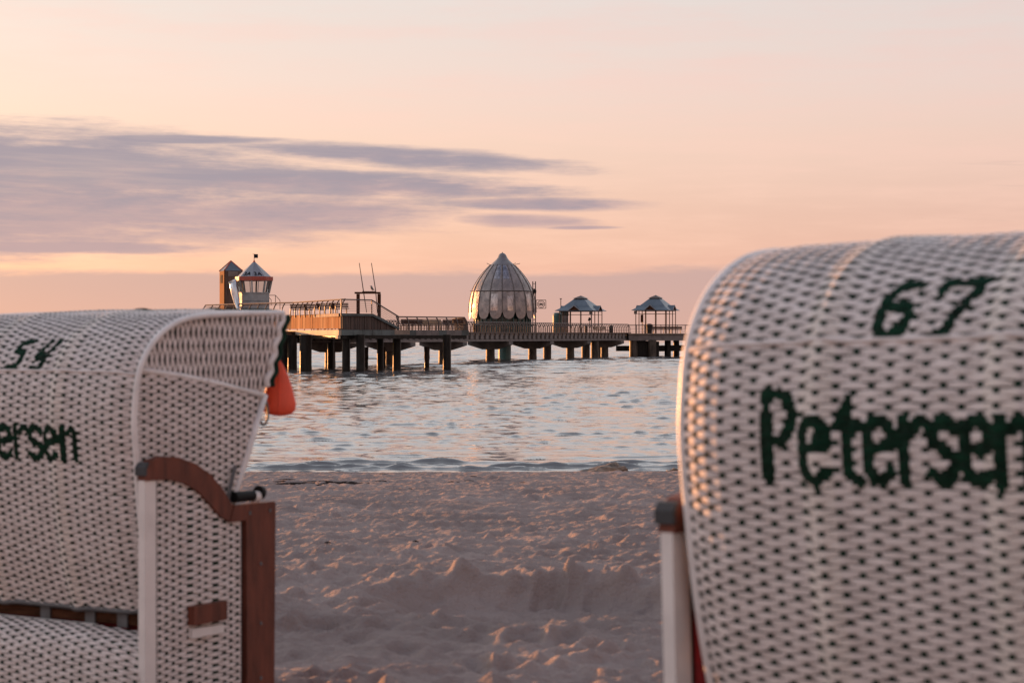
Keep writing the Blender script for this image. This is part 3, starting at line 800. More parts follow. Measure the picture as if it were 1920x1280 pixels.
for c in (tw(-ov + .05, -ov + .05), tw(ov - .05, -ov + .05)):
    MB().bar(c + (zt,), c + (z_ev + .12,), 0.10, 0.10).build('corner_post', 'darkwood', tower)

# ------------------------------------------------------------------ diving gondola dome
dd = 238.0; dc = at(942, dd); ds = dd / F
dome = thing('gondola_dome', 'egg shaped bronze and glass dome with scalloped skirt standing on the pier', 'dome', dc + (DZ,))
prof = [(62.8, 599), (63.2, 590), (62.6, 575), (60.5, 560), (57.2, 546), (52.5, 535), (46.5, 525), (39.5, 515), (31, 505), (22.5, 496.5)]
prof = [(r * ds, zof(y, dd)) for r, y in prof]
ND = 16
def dome_r(z):
    zs = [p[1] for p in prof]; rs_ = [p[0] for p in prof]
    return float(np.interp(z, zs, rs_))
MB().lathe([(3.35, DZ), (3.35, zof(590, dd)), (3.2, zof(560, dd))], 32, dc + (0,)).build('glass_wall', 'greendark', dome)
MB().slab([(dc[0] + 6 * math.cos(t), dc[1] + 6 * math.sin(t)) for t in [2 * PI * k / 24 for k in range(24)]], DZ - 0.6, DZ - 0.005).build('base_platform', 'concrete', dome)
zring = zof(546, dd); ztop = prof[-1][1]
def panel_mesh(z0, z1, scallop, name, m='dome', w0=-1.0, w1=1.0, out=0.0):
    g = MB(); nx, nz = 8, 10; v = []; f = []
    ha = PI / ND
    for j in range(nz + 1):
        for i in range(nx + 1):
            tt = w0 + (w1 - w0) * i / nx
            zz0 = z0 + (scallop * (1 - math.sqrt(max(0, 1 - (tt * .999) ** 2))) if scallop else 0)
            z = zz0 + (z1 - zz0) * j / nz
            r = (dome_r(z) + out) * math.cos(ha)
            wv = (dome_r(z) + out) * math.sin(ha) * 0.975 * tt
            v.append((r + 0.05 * (1 - tt * tt), wv, z - DZ))
    n1 = nx + 1
    for j in range(nz):
        for i in range(nx):
            f.append((j * n1 + i, j * n1 + i + 1, (j + 1) * n1 + i + 1, (j + 1) * n1 + i))
    return g.add(v, f).mesh(name, m, smooth=True)
pl_lo = panel_mesh(zof(598.5, dd), zring - 0.05, 0.95, 'skirt_panel')
pl_up = panel_mesh(zring + 0.05, ztop, 0, 'upper_panel')
wp_big = panel_mesh(zof(583, dd), zof(552, dd), 0, 'window_pane', 'pane', -.78, .30, 0.02)
wp_two = panel_mesh(zof(583, dd), zof(556, dd), 0, 'window_pane', 'pane', -.20, .70, 0.02)
wp_top = panel_mesh(zof(524, dd), zof(498, dd), 0, 'sky_reflection_patch', 'pane', -.80, .55, 0.02)  # light patch laid on the upper panels to stand for reflected sky
rib_pts = [(dome_r(z) + .03, 0, z - DZ) for z in np.linspace(zof(586, dd), ztop, 14)]
rib_m = MB().tube(rib_pts, 0.05, 6).mesh('rib', 'bronze')
mul_m = MB().bar((3.42, 0, 0), (3.42, 0, zof(590, dd) - DZ), 0.10, 0.10, (1, 0, 0)).mesh('mullion', 'teal')
for k in range(ND):
    a0 = 2 * PI * (k + 0.5) / ND
    inst('skirt_panel', pl_lo, dome, dc + (DZ,), a0)
    inst('upper_panel', pl_up, dome, dc + (DZ,), a0)
    inst('rib', rib_m, dome, dc + (DZ,), a0 + PI / ND)
    if k in (11, 14): inst('window_pane', wp_big, dome, dc + (DZ,), a0)
    if k == 12: inst('window_pane', wp_two, dome, dc + (DZ,), a0)
    if k in (11, 12): inst('sky_reflection_patch', wp_top, dome, dc + (DZ,), a0)
    inst('mullion', mul_m, dome, dc + (DZ,), a0); inst('mullion', mul_m, dome, dc + (DZ,), a0 + PI / ND)
MB().tube([(dc[0] + (57.4 * ds + .06) * math.cos(t), dc[1] + (57.4 * ds + .06) * math.sin(t), zring) for t in [2 * PI * k / 32 for k in range(32)]], 0.06, 6, closed=True).build('waist_ring', 'bronze', dome)
MB().lathe([(23.5 * ds, ztop - .1), (22.5 * ds, ztop + .02), (17.5 * ds, zof(492, dd)), (12.5 * ds, zof(487.5, dd)), (9.3 * ds, zof(483, dd)), (7.6 * ds, zof(479, dd)), (5.4 * ds, zof(476, dd)), (2.6 * ds, zof(474.6, dd)), (.3 * ds, zof(474, dd))], 16, dc + (0,), PI / ND * .8).build('cap_roof', 'cap', dome, smooth=True)
MB().tube([dc + (zof(475, dd),), dc + (zof(472.6, dd),)], .06, 6).build('finial', 'bronze', dome)
for (px, py, px2, py2) in ((920, 497, 912.5, 493.5), (961, 496, 967, 493), (966, 496, 975, 494), (884, 546, 881.5, 545)):
    MB().tube([at(px, dd - 1, py), at(px2, dd - 1, py2)], .03, 4).build('lightning_spike', 'bronze', dome)

# mast with an openwork sign right of the dome
md = 231.0
mast = thing('ladder_mast', 'twin pole mast with a square openwork emblem sign beside the dome', 'sign mast', at(1003, md) + (DZ,))
for px, y0 in ((999, 527.5), (1004, 527.5)):
    MB().tube([at(px, md) + (DZ,), at(px, md, y0)], 0.07, 6).build('pole', 'rail', mast)
for j in range(9):
    y = 532 + j * 9.6
    MB().tube([at(999, md, y), at(1004, md, y)], .03, 4).build('rung', 'rail', mast)
MB().lathe([(.16, 0), (.2, .15), (.2, .35), (.12, .5)], 8, at(1002.5, md - .2, 550)).build('lamp', 'black', mast)
fr = MB()
q = [at(1005.5, md, 562.5), at(1023.5, md, 562.5), at(1023.5, md, 578), at(1005.5, md, 578)]
for i in range(4): fr.bar(q[i], q[(i + 1) % 4], .07, .07, (0, 1, 0))
fr.build('sign_frame', 'rail', mast)
sc_ = at(1014.5, md, 570.2)
MB().tube([(sc_[0] + .43 * math.cos(t), sc_[1], sc_[2] + .43 * math.sin(t)) for t in [2 * PI * k / 24 for k in range(24)]], .03, 5, closed=True).build('emblem_ring', 'rail', mast)
em = MB()
for k in range(6):
    t = PI / 6 + k * PI / 3
    em.tube([(sc_[0] + .26 * math.cos(t) + .13 * math.cos(s), sc_[1] - .03, sc_[2] + .24 * math.sin(t) * .8 + .13 * math.sin(s)) for s in [2 * PI * j / 10 for j in range(10)]], .026, 4, closed=True)
em.build('emblem_rosette', 'rail', mast, kind='stuff')
em2 = MB().tube([(sc_[0] - .3, sc_[1] - .05, sc_[2]), (sc_[0] - .12, sc_[1] - .05, sc_[2] - .06), (sc_[0], sc_[1] - .05, sc_[2] + .02), (sc_[0] + .12, sc_[1] - .05, sc_[2] - .06), (sc_[0] + .3, sc_[1] - .05, sc_[2])], [.03, .10, .06, .10, .03], 6)
em2.build('emblem_wings', 'letter', mast)

# ------------------------------------------------------------------ pavilions
def pavilion(px, d, label, apex_y, eave_y):
    c = at(px, d); z_e = zof(eave_y, d); z_a = zof(apex_y, d)
    o = thing('pavilion', label, 'pavilion', c + (DZ,), 0.0, 'open pavilions on the pier')
    th = math.atan2(NY, NX)              # local x points to the pier's right hand side
    cx_, sn = math.cos(th), math.sin(th)
    def P(u, v, z): return (c[0] + cx_ * u - sn * v, c[1] + sn * u + cx_ * v, z)
    E_ = 2.62; T_ = 0.62
    z_l = z_e + (z_a - z_e) * 0.80
    ev = [P(-E_, -E_, z_e), P(E_, -E_, z_e), P(E_, E_, z_e), P(-E_, E_, z_e)]
    tp = [P(-T_, -T_, z_l), P(T_, -T_, z_l), P(T_, T_, z_l), P(-T_, T_, z_l)]
    for i in range(4):
        j = (i + 1) % 4
        mid0 = lerp(ev[i], tp[i], 0.35); mid1 = lerp(ev[j], tp[j], 0.35)
        mid0 = (mid0[0], mid0[1], mid0[2] - .14); mid1 = (mid1[0], mid1[1], mid1[2] - .14)
        u = .05
        v = [ev[i], ev[j], mid1, mid0, tp[j], tp[i]]
        v += [(a[0], a[1], a[2] - u) for a in v]
        MB().add(v, [(0, 1, 2, 3), (3, 2, 4, 5), (9, 8, 7, 6), (11, 10, 8, 9), (1, 0, 6, 7)]).build('roof_slope', 'slate', o)
    L2 = 0.82; z_t = z_l + .0
    lt = [P(-L2, -L2, z_t), P(L2, -L2, z_t), P(L2, L2, z_t), P(-L2, L2, z_t), P(0, 0, z_a)]
    MB().add(lt, [(0, 1, 4), (1, 2, 4), (2, 3, 4), (3, 0, 4), (3, 2, 1, 0)]).build('lantern_roof', 'rail', o)
    for (dux, duy) in ((0, -1), (1, 0), (-1, 0), (0, 1)):    # a small gable in the middle of each eave
        def Q(s, out, z): return P(dux * out - duy * s, duy * out + dux * s, z)
        gh = (z_a - z_e) * 0.33; gw = 0.82; o1, o2 = E_ + .03, E_ - 1.35
        rf = MB().add([Q(-gw, o1, z_e + .0), Q(0, o1, z_e + gh), Q(gw, o1, z_e + .0), Q(-gw, o2, z_e + .0), Q(0, o2, z_e + gh), Q(gw, o2, z_e)],
                      [(0, 1, 4, 3), (1, 2, 5, 4)])
        rf.build('gable_roof', 'slate', o)
        MB().add([Q(-gw * .8, o1 - .08, z_e - .02), Q(gw * .8, o1 - .08, z_e - .02), Q(0, o1 - .08, z_e + gh * .8)], [(0, 1, 2)]).build('gable_panel', 'darkwood', o)
        MB().bar(Q(-gw, o1 + .02, z_e), Q(0, o1 + .02, z_e + gh), .05, .09).bar(Q(gw, o1 + .02, z_e), Q(0, o1 + .02, z_e + gh), .05, .09).build('gable_trim', 'slate_p', o)
    K = 2.15
    for (u, v) in ((-K, -K), (-K / 3, -K), (K / 3, -K), (K, -K), (K, -K / 3), (K, K / 3), (K, K), (-K, K), (-K / 3, K), (K / 3, K), (-K, -K / 3), (-K, K / 3)):
        MB().tube([P(u, v, DZ), P(u, v, z_e + .02)], 0.065, 6).build('post', 'rail', o)
    for (p0, p1) in (((-K, -K), (K, -K)), ((K, -K), (K, K)), ((-K, K), (K, K)), ((-K, -K), (-K, K))):
        MB().bar(P(*p0, z_e - .06), P(*p1, z_e - .06), .12, .12).build('eave_beam', 'rail', o)
        MB().tube([P(*p0, z_e - .5), P(*p1, z_e - .5)], .022, 4).build('tie_rod', 'rail', o)
    return o, P, K
p1, P1, K1 = pavilion(1089, 257, 'open pavilion with grey hipped roof beside the teal tank', 554, 582.5)
p2, P2, K2 = pavilion(1229.5, 270, 'open pavilion with grey hipped roof at the far right end of the pier', 553, 581.5)
for (Pf, K, z, rt, lab) in ((P1, K1, zof(587, 257), (1, -1), 'small square speaker box on a post of the pavilion by the teal tank'), (P2, K2, zof(586, 270), (-1, -1), 'small square speaker box on the left post of the far right pavilion')):
    c = Pf(rt[0] * K, rt[1] * K - .12, z)
    o = thing('speaker_box', lab, 'speaker', c)
    MB().box(c[0], c[1], c[2], .42, .14, .44).build('casing', 'fascia', o)
    MB().lathe([(.13, 0), (.11, .03)], 10, (c[0], c[1] - .07, c[2])).build('cone', 'black', o)
c = at(1203.5, 266, 597)
o = thing('notice_board', 'upright dark notice board hanging at the left of the far pavilion', 'board', c)
MB().box(c[0], c[1], c[2], .34, .08, 1.02).build('panel', 'darkwood', o); MB().tube([(c[0] + .17, c[1], DZ), (c[0] + .17, c[1], c[2] + .6)], .03, 5).build('post', 'rail', o)

# teal tank and cabin
c = at(1045, 259)
o = thing('tank', 'teal upright tank with rounded shoulder left of the first pavilion', 'tank', c + (DZ,))
MB().lathe([(.62, 0), (.62, zof(592, 259) - DZ), (.54, zof(588, 259) - DZ), (.36, zof(586, 259) - DZ)], 18, c + (DZ,)).build('shell', 'teal', o, smooth=False)
c = at(1058, 262)
o = thing('equipment_cabin', 'pale cabin with dark top panel behind the first pavilion', 'cabin', c + (DZ,))
MB().box(c[0], c[1], DZ + 1.15, 1.05, 1.0, 2.3).build('wall', 'fascia', o)
MB().box(c[0], c[1], DZ + 2.62, 1.12, 1.06, .62).build('top_panel', 'greendark', o)
c = at(1051.5, 262)
o = thing('lamp_pole', 'thin pole with small lantern rising behind the first pavilion roof', 'pole', c + (DZ,))
MB().tube([c + (DZ,), c + (zof(560.5, 262),)], .06, 6).build('pole', 'rail', o)
MB().box(c[0], c[1], zof(560, 262), .3, .2, .10).build('lamp_head', 'rail', o)
# coin telescope, bins
c = at(1105, 249)
o = thing('coin_telescope', 'small coin telescope on a stand behind the pier railing', 'telescope', c + (DZ,))
MB().tube([c + (DZ,), c + (zof(601, 249),)], .055, 6).build('stand', 'rail', o)
MB().tube([(c[0] - .12, c[1] - .12, zof(600.2, 249)), (c[0], c[1], zof(599, 249)), (c[0] + .14, c[1] + .2, zof(597.5, 249))], [.09, .15, .10], 8).build('tube', 'black', o)
MB().lathe([(.10, 0), (.14, .12), (.05, .25)], 8, c + (zof(598.5, 249),)).build('hood', 'black', o)
def bin_(px, d, lab, w_=.75, h_=1.0):
    c = at(px, d)
    o = thing('litter_bin', lab, 'bin', c + (DZ,), 0.0, 'litter bins on the pier')
    MB().lathe([(w_ * .44, 0.02), (w_ * .5, h_ * .8), (w_ * .5, h_ * .86)], 10, c + (DZ,)).build('body', 'black', o)
    MB().lathe([(w_ * .54, h_ * .86), (w_ * .5, h_ * .95), (w_ * .2, h_ * 1.02)], 10, c + (DZ,)).build('lid', 'rail', o)
bin_(1217.5, 265.5, 'large black bin under the far right pavilion', .8, 1.28)
bin_(1099, 250.0, 'dark bin left of the coin telescope', .42, 1.0)
bin_(893, 224.5, 'black bin at the foot of the dome on the pier', .75, 1.1)
bin_(1146, 257, 'dark bin between the two pavilions', .5, 1.05)

# benches and loungers
def bench(px, d, z, rz, lab, m='darkwood', L=1.9, back=True):
    c = at(px, d)
    o = thing('bench', lab, 'bench', c + (z,), rz, 'slatted benches on the pier')
    for k in range(4):
        MB().box(0, -.2 + k * .14, .45, L, .11, .04).build('seat_slat', m, o, local=True)
    if back:
        for k in range(3):
            MB().box(0, .30 + k * .035, .58 + k * .14, L, .035, .11).build('back_slat', m, o, local=True)
    for s_ in (-1, 1):
        MB().tube([(s_ * L * .38, -.22, 0), (s_ * L * .38, -.2, .43), (s_ * L * .38, .24, .43), (s_ * L * .38, .38, .9)], .028, 5).build('frame', 'rail', o, local=True)
        MB().tube([(s_ * L * .38, .26, 0), (s_ * L * .38, .24, .43)], .028, 5).build('leg', 'rail', o, local=True)
    return o
bench(774, 169.5, zl, 0.3, 'dark bench nearest the foot of the ramp on the plaza')
bench(790, 172.0, zl, -0.2, 'dark bench second from the ramp on the plaza', back=False, L=2.2)
bench(812, 171.0, zl, 0.5, 'brown bench in the middle of the lower plaza', 'lightwood')
bench(834, 173.5, zl, 0.1, 'brown bench behind the right pile of the plaza', 'lightwood', back=False)
bench(852, 173.0, zl, 0.4, 'dark bench nearest the right end of the plaza railing')
bench(566, 173.0, zt, 1.1, 'long dark bench at the left behind the sunlit plaza rail', L=2.6)
bench(592, 171.0, zt, 1.1, 'dark bench in the middle behind the sunlit plaza rail', L=2.6)
bench(617, 168.5, zt, 1.0, 'dark bench nearest the corner behind the sunlit plaza rail', L=2.4)
bench(636, 164.5, zt, 0.2, 'dark bench showing past the plaza corner', L=1.6)
bench(1122, 254, DZ, 1.0, 'sunlit bench right of the coin telescope', 'lightwood', L=1.5)
bench(1134, 257, DZ, 1.0, 'sunlit bench left of the gap between the pavilions', 'lightwood', L=1.5)
bench(1235, 267, DZ, 0.0, 'brown bench beside the black bin under the far pavilion', 'darkwood', L=1.8)
bench(1249, 268, DZ, 0.0, 'brown bench second from the black bin under the far pavilion', 'darkwood', L=1.8)
bench(1266, 267.5, DZ, 0.0, 'brown bench at the right edge under the far pavilion', 'darkwood', L=1.9)

# old timber piles in the water
for (px, d, py, r, lab) in ((800.5, 181, 650, .23, 'single old timber pile standing alone in the water under the pier'),
                            (687, 184, 650, .17, 'old timber pile left of the plaza pile with a pipe across'),
                            (720, 183, 650, .15, 'thin old timber pile close behind the plaza pile')):
    c = at(px, d)
    o = thing('timber_pile', lab, 'pile', c + (0,), 0, 'old timber piles in the water')
    zt_ = zof(py, d)
    MB().lathe([(r * .92, -1.2), (r * .92, .55), (r * 1.15, .95), (r * 1.05, zt_ * .7), (r * 1.2, zt_)], 10, c + (0,)).build('shaft', 'timber', o)
    MB().lathe([(r * 1.0, -.3), (r * 1.0, .5)], 10, c + (0,)).build('tide_band', 'pile', o)
c = at(697, 183)
o = thing('pipe', 'thin dark pipe running level between two piles above the water', 'pipe', c + (zof(672, 183),))
MB().tube([at(686, 183.8, 672), at(722, 182.8, 672)], .05, 6).build('pipe_run', 'pile', o)

# boulders at the water's edge
def boulder(px, d, w_, h_, dep, lab, seed):
    c = at(px, d); z0 = -0.03
    o = thing('boulder', lab, 'rock', c + (z0,), 0, "boulders at the water's edge")
    rs = np.random.RandomState(seed); v = []; f = []
    nu, nv = 22, 12
    for j in range(nv + 1):
        ph = PI * j / nv
        for i in range(nu):
            t = 2 * PI * i / nu
            x, y, z = math.cos(t) * math.sin(ph), math.sin(t) * math.sin(ph), math.cos(ph)
            k = 1 + 0.45 * float(perlin(np.array([x * 1.4 + seed]), np.array([y * 1.4 + z * 1.3]))[0]) + .22 * float(perlin(np.array([x * 3.3 + seed]), np.array([z * 3.3 + y * 2]))[0])
            v.append((x * w_ * k, y * dep * k, max(-.2, z) * h_ * k * (1.0 + .15 * x)))
    for j in range(nv):
        for i in range(nu):
            i2 = (i + 1) % nu
            f.append((j * nu + i, (j + 1) * nu + i, (j + 1) * nu + i2, j * nu + i2))
    mk('rock_body', v, f, MAT['rock'], o, local=True)
boulder(1122, 42.9, .50, .19, .40, 'pair-topped brown boulder where sand meets water, left of the right chair', 2)
boulder(1148, 43.2, .34, .23, .35, 'rounder brown boulder joined to the right side of the larger one', 5)
boulder(1259, 42.7, .20, .16, .25, 'small brown boulder peeping out beside the right chair', 9)

# seaweed and driftwood bits
wd_ = MB(); rs = np.random.RandomState(5)
def weed_patch(px0, px1, d0, d1, n, ln):
    for i in range(n):
        px = rs.uniform(px0, px1); d = rs.uniform(d0, d1)
        x, y = at(px, d); z = float(sand_height(np.array([[x]]), np.array([[y]]))[0, 0])
        a = rs.uniform(-.5, .5); L = ln * rs.uniform(.4, 1.2)
        wd_.tube([(x - L / 2 * math.cos(a), y - L / 2 * math.sin(a), z + .005), (x, y, z + .010), (x + L / 2 * math.cos(a), y + L / 2 * math.sin(a), z + .005)], [.004, .009 * rs.uniform(.6, 1.4), .004], 5)
weed_patch(520, 665, 31.6, 33.6, 80, .35)
weed_patch(690, 720, 33.0, 33.8, 7, .25)
weed_patch(840, 880, 32.5, 33.5, 5, .25)
weed_patch(500, 1230, 26, 40, 14, .16)
weed_patch(520, 1230, 13.5, 24, 9, .05)
wd_.build('washed_up_seaweed', 'weed', None, kind='stuff')['label'] = 'dark bits of dry seaweed washed up along the sand'

# ------------------------------------------------------------------ beach chairs
def interp_path(pts, n):
    """smooth resampling of a polyline by arc length (Catmull-Rom)"""
    P = np.array(pts, float); out = []
    Q = np.vstack([2 * P[0] - P[1], P, 2 * P[-1] - P[-2]])
    for i in range(1, len(Q) - 2):
        for t in np.linspace(0, 1, 12, endpoint=False):
            a, b, c, d = Q[i - 1], Q[i], Q[i + 1], Q[i + 2]
            out.append(0.5 * ((2 * b) + (-a + c) * t + (2 * a - 5 * b + 4 * c - d) * t * t + (-a + 3 * b - 3 * c + d) * t ** 3))
    out.append(P[-1]); out = np.array(out)
    L = np.concatenate([[0], np.cumsum(np.linalg.norm(np.diff(out, axis=0), axis=1))])
    s = np.linspace(0, L[-1], n)
    return np.stack([np.interp(s, L, out[:, k]) for k in range(out.shape[1])], 1), L[-1]

def weave(parent, surf, us, widths, V, row, prefix, inside=None, paint=None, amp=0.0042, sub=6, sunlit_creams=(), jitter=0.0):
    """a real plain weave on surf(u, v) -> points: dark upright strands at us, pale ribbons row by row
    paint: list of (name, mask(u, v)); painted quads become a part of their own"""
    e = 1e-3
    def SN(u, v):
        p = surf(u, v); a = surf(u + e, v) - surf(u - e, v); b = surf(u, v + e) - surf(u, v - e)
        n = np.cross(a, b); n /= np.linalg.norm(n, axis=-1, keepdims=True) + 1e-12
        return p, n
    us = np.array(us); nst = len(us)
    nrow = int(V / row)
    # u samples with the phase of the weave
    uu = [us[0] - (us[1] - us[0]) / 2]; ph = [-0.5]
    for j in range(nst):
        l = us[j] - (us[j] - us[j - 1]) / 2 if j else us[0] - (us[1] - us[0]) / 2
        r = us[j] + (us[j + 1] - us[j]) / 2 if j < nst - 1 else us[-1] + (us[-1] - us[-2]) / 2
        for k in range(1, sub + 1):
            uu.append(l + (r - l) * k / sub); ph.append(j - 0.5 + k / sub)
    uu = np.array(uu); ph = np.array(ph)
    k = np.arange(nrow)
    c = np.cos(PI * (ph[None, :] + k[:, None]))                     # rows x samples
    hw = row * (0.440 + 0.125 * c)
    vc = (k + 0.5)[:, None] * row
    if jitter:
        rs = np.random.RandomState(len(us) + nrow); vc = vc + rs.uniform(-jitter, jitter, (nrow, 1)) * row
        cell = np.clip(np.floor(ph + 0.5).astype(int), 0, nst - 1)
        hw = hw * rs.uniform(0.90, 1.10, (nrow, nst))[:, cell]
        vc = vc + (rs.uniform(-.07, .07, (nrow, nst)) * row)[:, cell]
        c = c * rs.uniform(0.75, 1.2, (nrow, nst))[:, cell]
    verts = []
    for (o, dome_) in ((-1, -0.35), (0, 0.35), (1, -0.35)):
        v = np.clip(vc + o * hw, 0.0, V)
        U = np.broadcast_to(uu[None, :], v.shape)
        p, n = SN(U, v)
        off = amp * c + dome_ * 0.0024 * (1 if amp > 0 else -1)
        verts.append(p + n * off[..., None])
    VV = np.stack(verts, 2)                                         # rows, samples, 3, xyz
    nr, ns = c.shape
    idx = np.arange(nr * ns * 3).reshape(nr, ns, 3)
    q = np.stack([idx[:, :-1, :-1], idx[:, 1:, :-1], idx[:, 1:, 1:], idx[:, :-1, 1:]], -1)
    qu = ((uu[:-1] + uu[1:]) / 2)[None, :, None] * np.ones((nr, 1, 2))
    qv = (vc if vc.shape[1] > 1 else np.broadcast_to(vc, c.shape))[:, :-1, None] + np.array([-.28, .28])[None, None, :] * row * np.ones((nr, ns - 1, 1))
    keep = np.ones(qu.shape, bool) if inside is None else inside(qu, qv)
    groups = []
    for (nm, fn) in (paint or []):
        mk_ = fn(qu, qv) & keep; keep = keep & ~mk_; groups.append((nm, 'paint', mk_))
    cr = np.zeros(qu.shape, bool)
    for (c0, c1) in sunlit_creams: cr |= (qu > c0) & (qu < c1)
    groups.append((prefix + 'ribbons', 'ribbon', keep & ~cr))
    if sunlit_creams: groups.append((prefix + 'cream_ribbons', 'cream', keep & cr))
    pts = VV.reshape(-1, 3)
    # strands
    nv = int(V / (row * 0.5)); vs = np.linspace(0, V, nv + 1)
    sp_, sq, skeep = [], [], []
    for j in range(nst):
        hw_ = widths[j] / 2
        U = np.stack([np.full(nv + 1, us[j] - hw_), np.full(nv + 1, us[j]), np.full(nv + 1, us[j] + hw_)], 1)
        V2 = np.broadcast_to(vs[:, None], U.shape)
        p, n = SN(U, V2)
        p = p + n * np.array([-.0012, .0008, -.0012])[None, :, None]
        b = len(sp_) * (nv + 1) * 3; sp_.append(p.reshape(-1, 3))
        ii = np.arange((nv + 1) * 3).reshape(nv + 1, 3) + b
        sq.append(np.stack([ii[:-1, :-1], ii[:-1, 1:], ii[1:, 1:], ii[1:, :-1]], -1).reshape(-1, 4))
        um = (U[:-1, :-1] + U[:-1, 1:]) / 2; vm = (V2[:-1, :-1] + V2[1:, :-1]) / 2
        skeep.append((np.ones(um.shape, bool) if inside is None else inside(um, vm)).reshape(-1))
    def emit(name, m, P, Q):
        used = np.unique(Q); mp = np.full(len(P), -1, dtype=np.int64); mp[used] = np.arange(len(used))
        Q2 = mp[Q]; me = bpy.data.meshes.new(name)
        me.vertices.add(len(used)); me.vertices.foreach_set('co', P[used].astype(np.float32).ravel())
        me.loops.add(Q2.size); me.loops.foreach_set('vertex_index', Q2.ravel().astype(np.int32))
        me.polygons.add(len(Q2)); me.polygons.foreach_set('loop_start', np.arange(0, Q2.size, 4, dtype=np.int32))
        me.polygons.foreach_set('use_smooth', np.ones(len(Q2), bool))
        me.update(calc_edges=True); me.materials.append(MAT[m])
        o = bpy.data.objects.new(name, me); COL.objects.link(o); o.parent = parent
        return o
    for (nm, m, msk) in groups:
        if msk.any():
            o = emit(nm, m, pts, q[msk])
            if m != 'paint': o['kind'] = 'stuff'
    Q = np.concatenate(sq)[np.concatenate(skeep)]
    emit(prefix + 'strands', 'green', np.concatenate(sp_), Q)['kind'] = 'stuff'

# stencil letters: strokes in a box of width 1 (x) and height 1 (x-height) ; (x0, y0, x1, y1) centre lines
GL = {
 'P': (1.0, [(.10, 0, .10, 1.12), (.10, 1.25, .10, 1.42), (.42, 1.42, .62, 1.36), (.62, 1.36, .78, 1.12), (.78, 1.12, .76, .92), (.76, .92, .62, .70), (.62, .70, .42, .64)]),
 'e': (.85, [(.10, .22, .10, .80), (.10, .80, .28, .98), (.44, .98, .66, .84), (.66, .84, .70, .58), (.70, .58, .34, .54), (.10, .22, .26, .02), (.42, .0, .66, .14)]),
 't': (.72, [(.34, .10, .34, 1.28), (.34, 1.28, .22, 1.05), (.08, .90, .22, .90), (.46, .90, .62, .90), (.34, .10, .62, .0)]),
 'r': (.70, [(.12, 0, .12, 1.0), (.34, .78, .46, .94), (.46, .94, .64, .94)]),
 's': (.80, [(.64, .84, .46, .98), (.30, .98, .12, .82), (.12, .82, .14, .62), (.14, .62, .34, .54), (.46, .48, .64, .38), (.64, .38, .62, .14), (.62, .14, .44, .0), (.30, .0, .10, .14)]),
 'n': (.90, [(.12, 0, .12, 1.0), (.34, .82, .50, .98), (.50, .98, .68, .82), (.68, .82, .68, 0)]),
}
GD = {
 '6': [(.82, .92, .62, .98), (.45, .98, .20, .72), (.20, .72, .06, .36), (.06, .36, .10, .10), (.10, .10, .24, .0), (.40, .0, .62, .10), (.62, .10, .72, .30), (.72, .30, .66, .50), (.66, .50, .48, .58), (.48, .58, .28, .50)],
 '7': [(.02, .80, .16, .98), (.16, .98, .40, .92), (.52, .94, .92, .98), (.80, .78, .58, .52), (.58, .52, .34, .18), (.30, .06, .16, .0)],
 '5': [(.84, .98, .44, .96), (.34, .94, .22, .58), (.26, .58, .54, .56), (.60, .52, .62, .28), (.62, .28, .50, .12), (.50, .12, .38, .08), (.02, .0, .44, .0)],
 '4': [(.44, .98, .14, .44), (.14, .36, .44, .36), (.86, .98, .62, .52), (.62, .52, .44, .06), (.02, .0, .40, .0)],
}
def seg_mask(U, V, segs, thick):
    m = np.zeros(U.shape, bool)
    for (x0, y0, x1, y1) in segs:
        dx_, dy_ = x1 - x0, y1 - y0; L2 = dx_ * dx_ + dy_ * dy_ + 1e-12
        t = np.clip(((U - x0) * dx_ + (V - y0) * dy_) / L2, 0, 1)
        m |= (U - x0 - t * dx_) ** 2 + (V - y0 - t * dy_) ** 2 < (thick / 2) ** 2
    return m

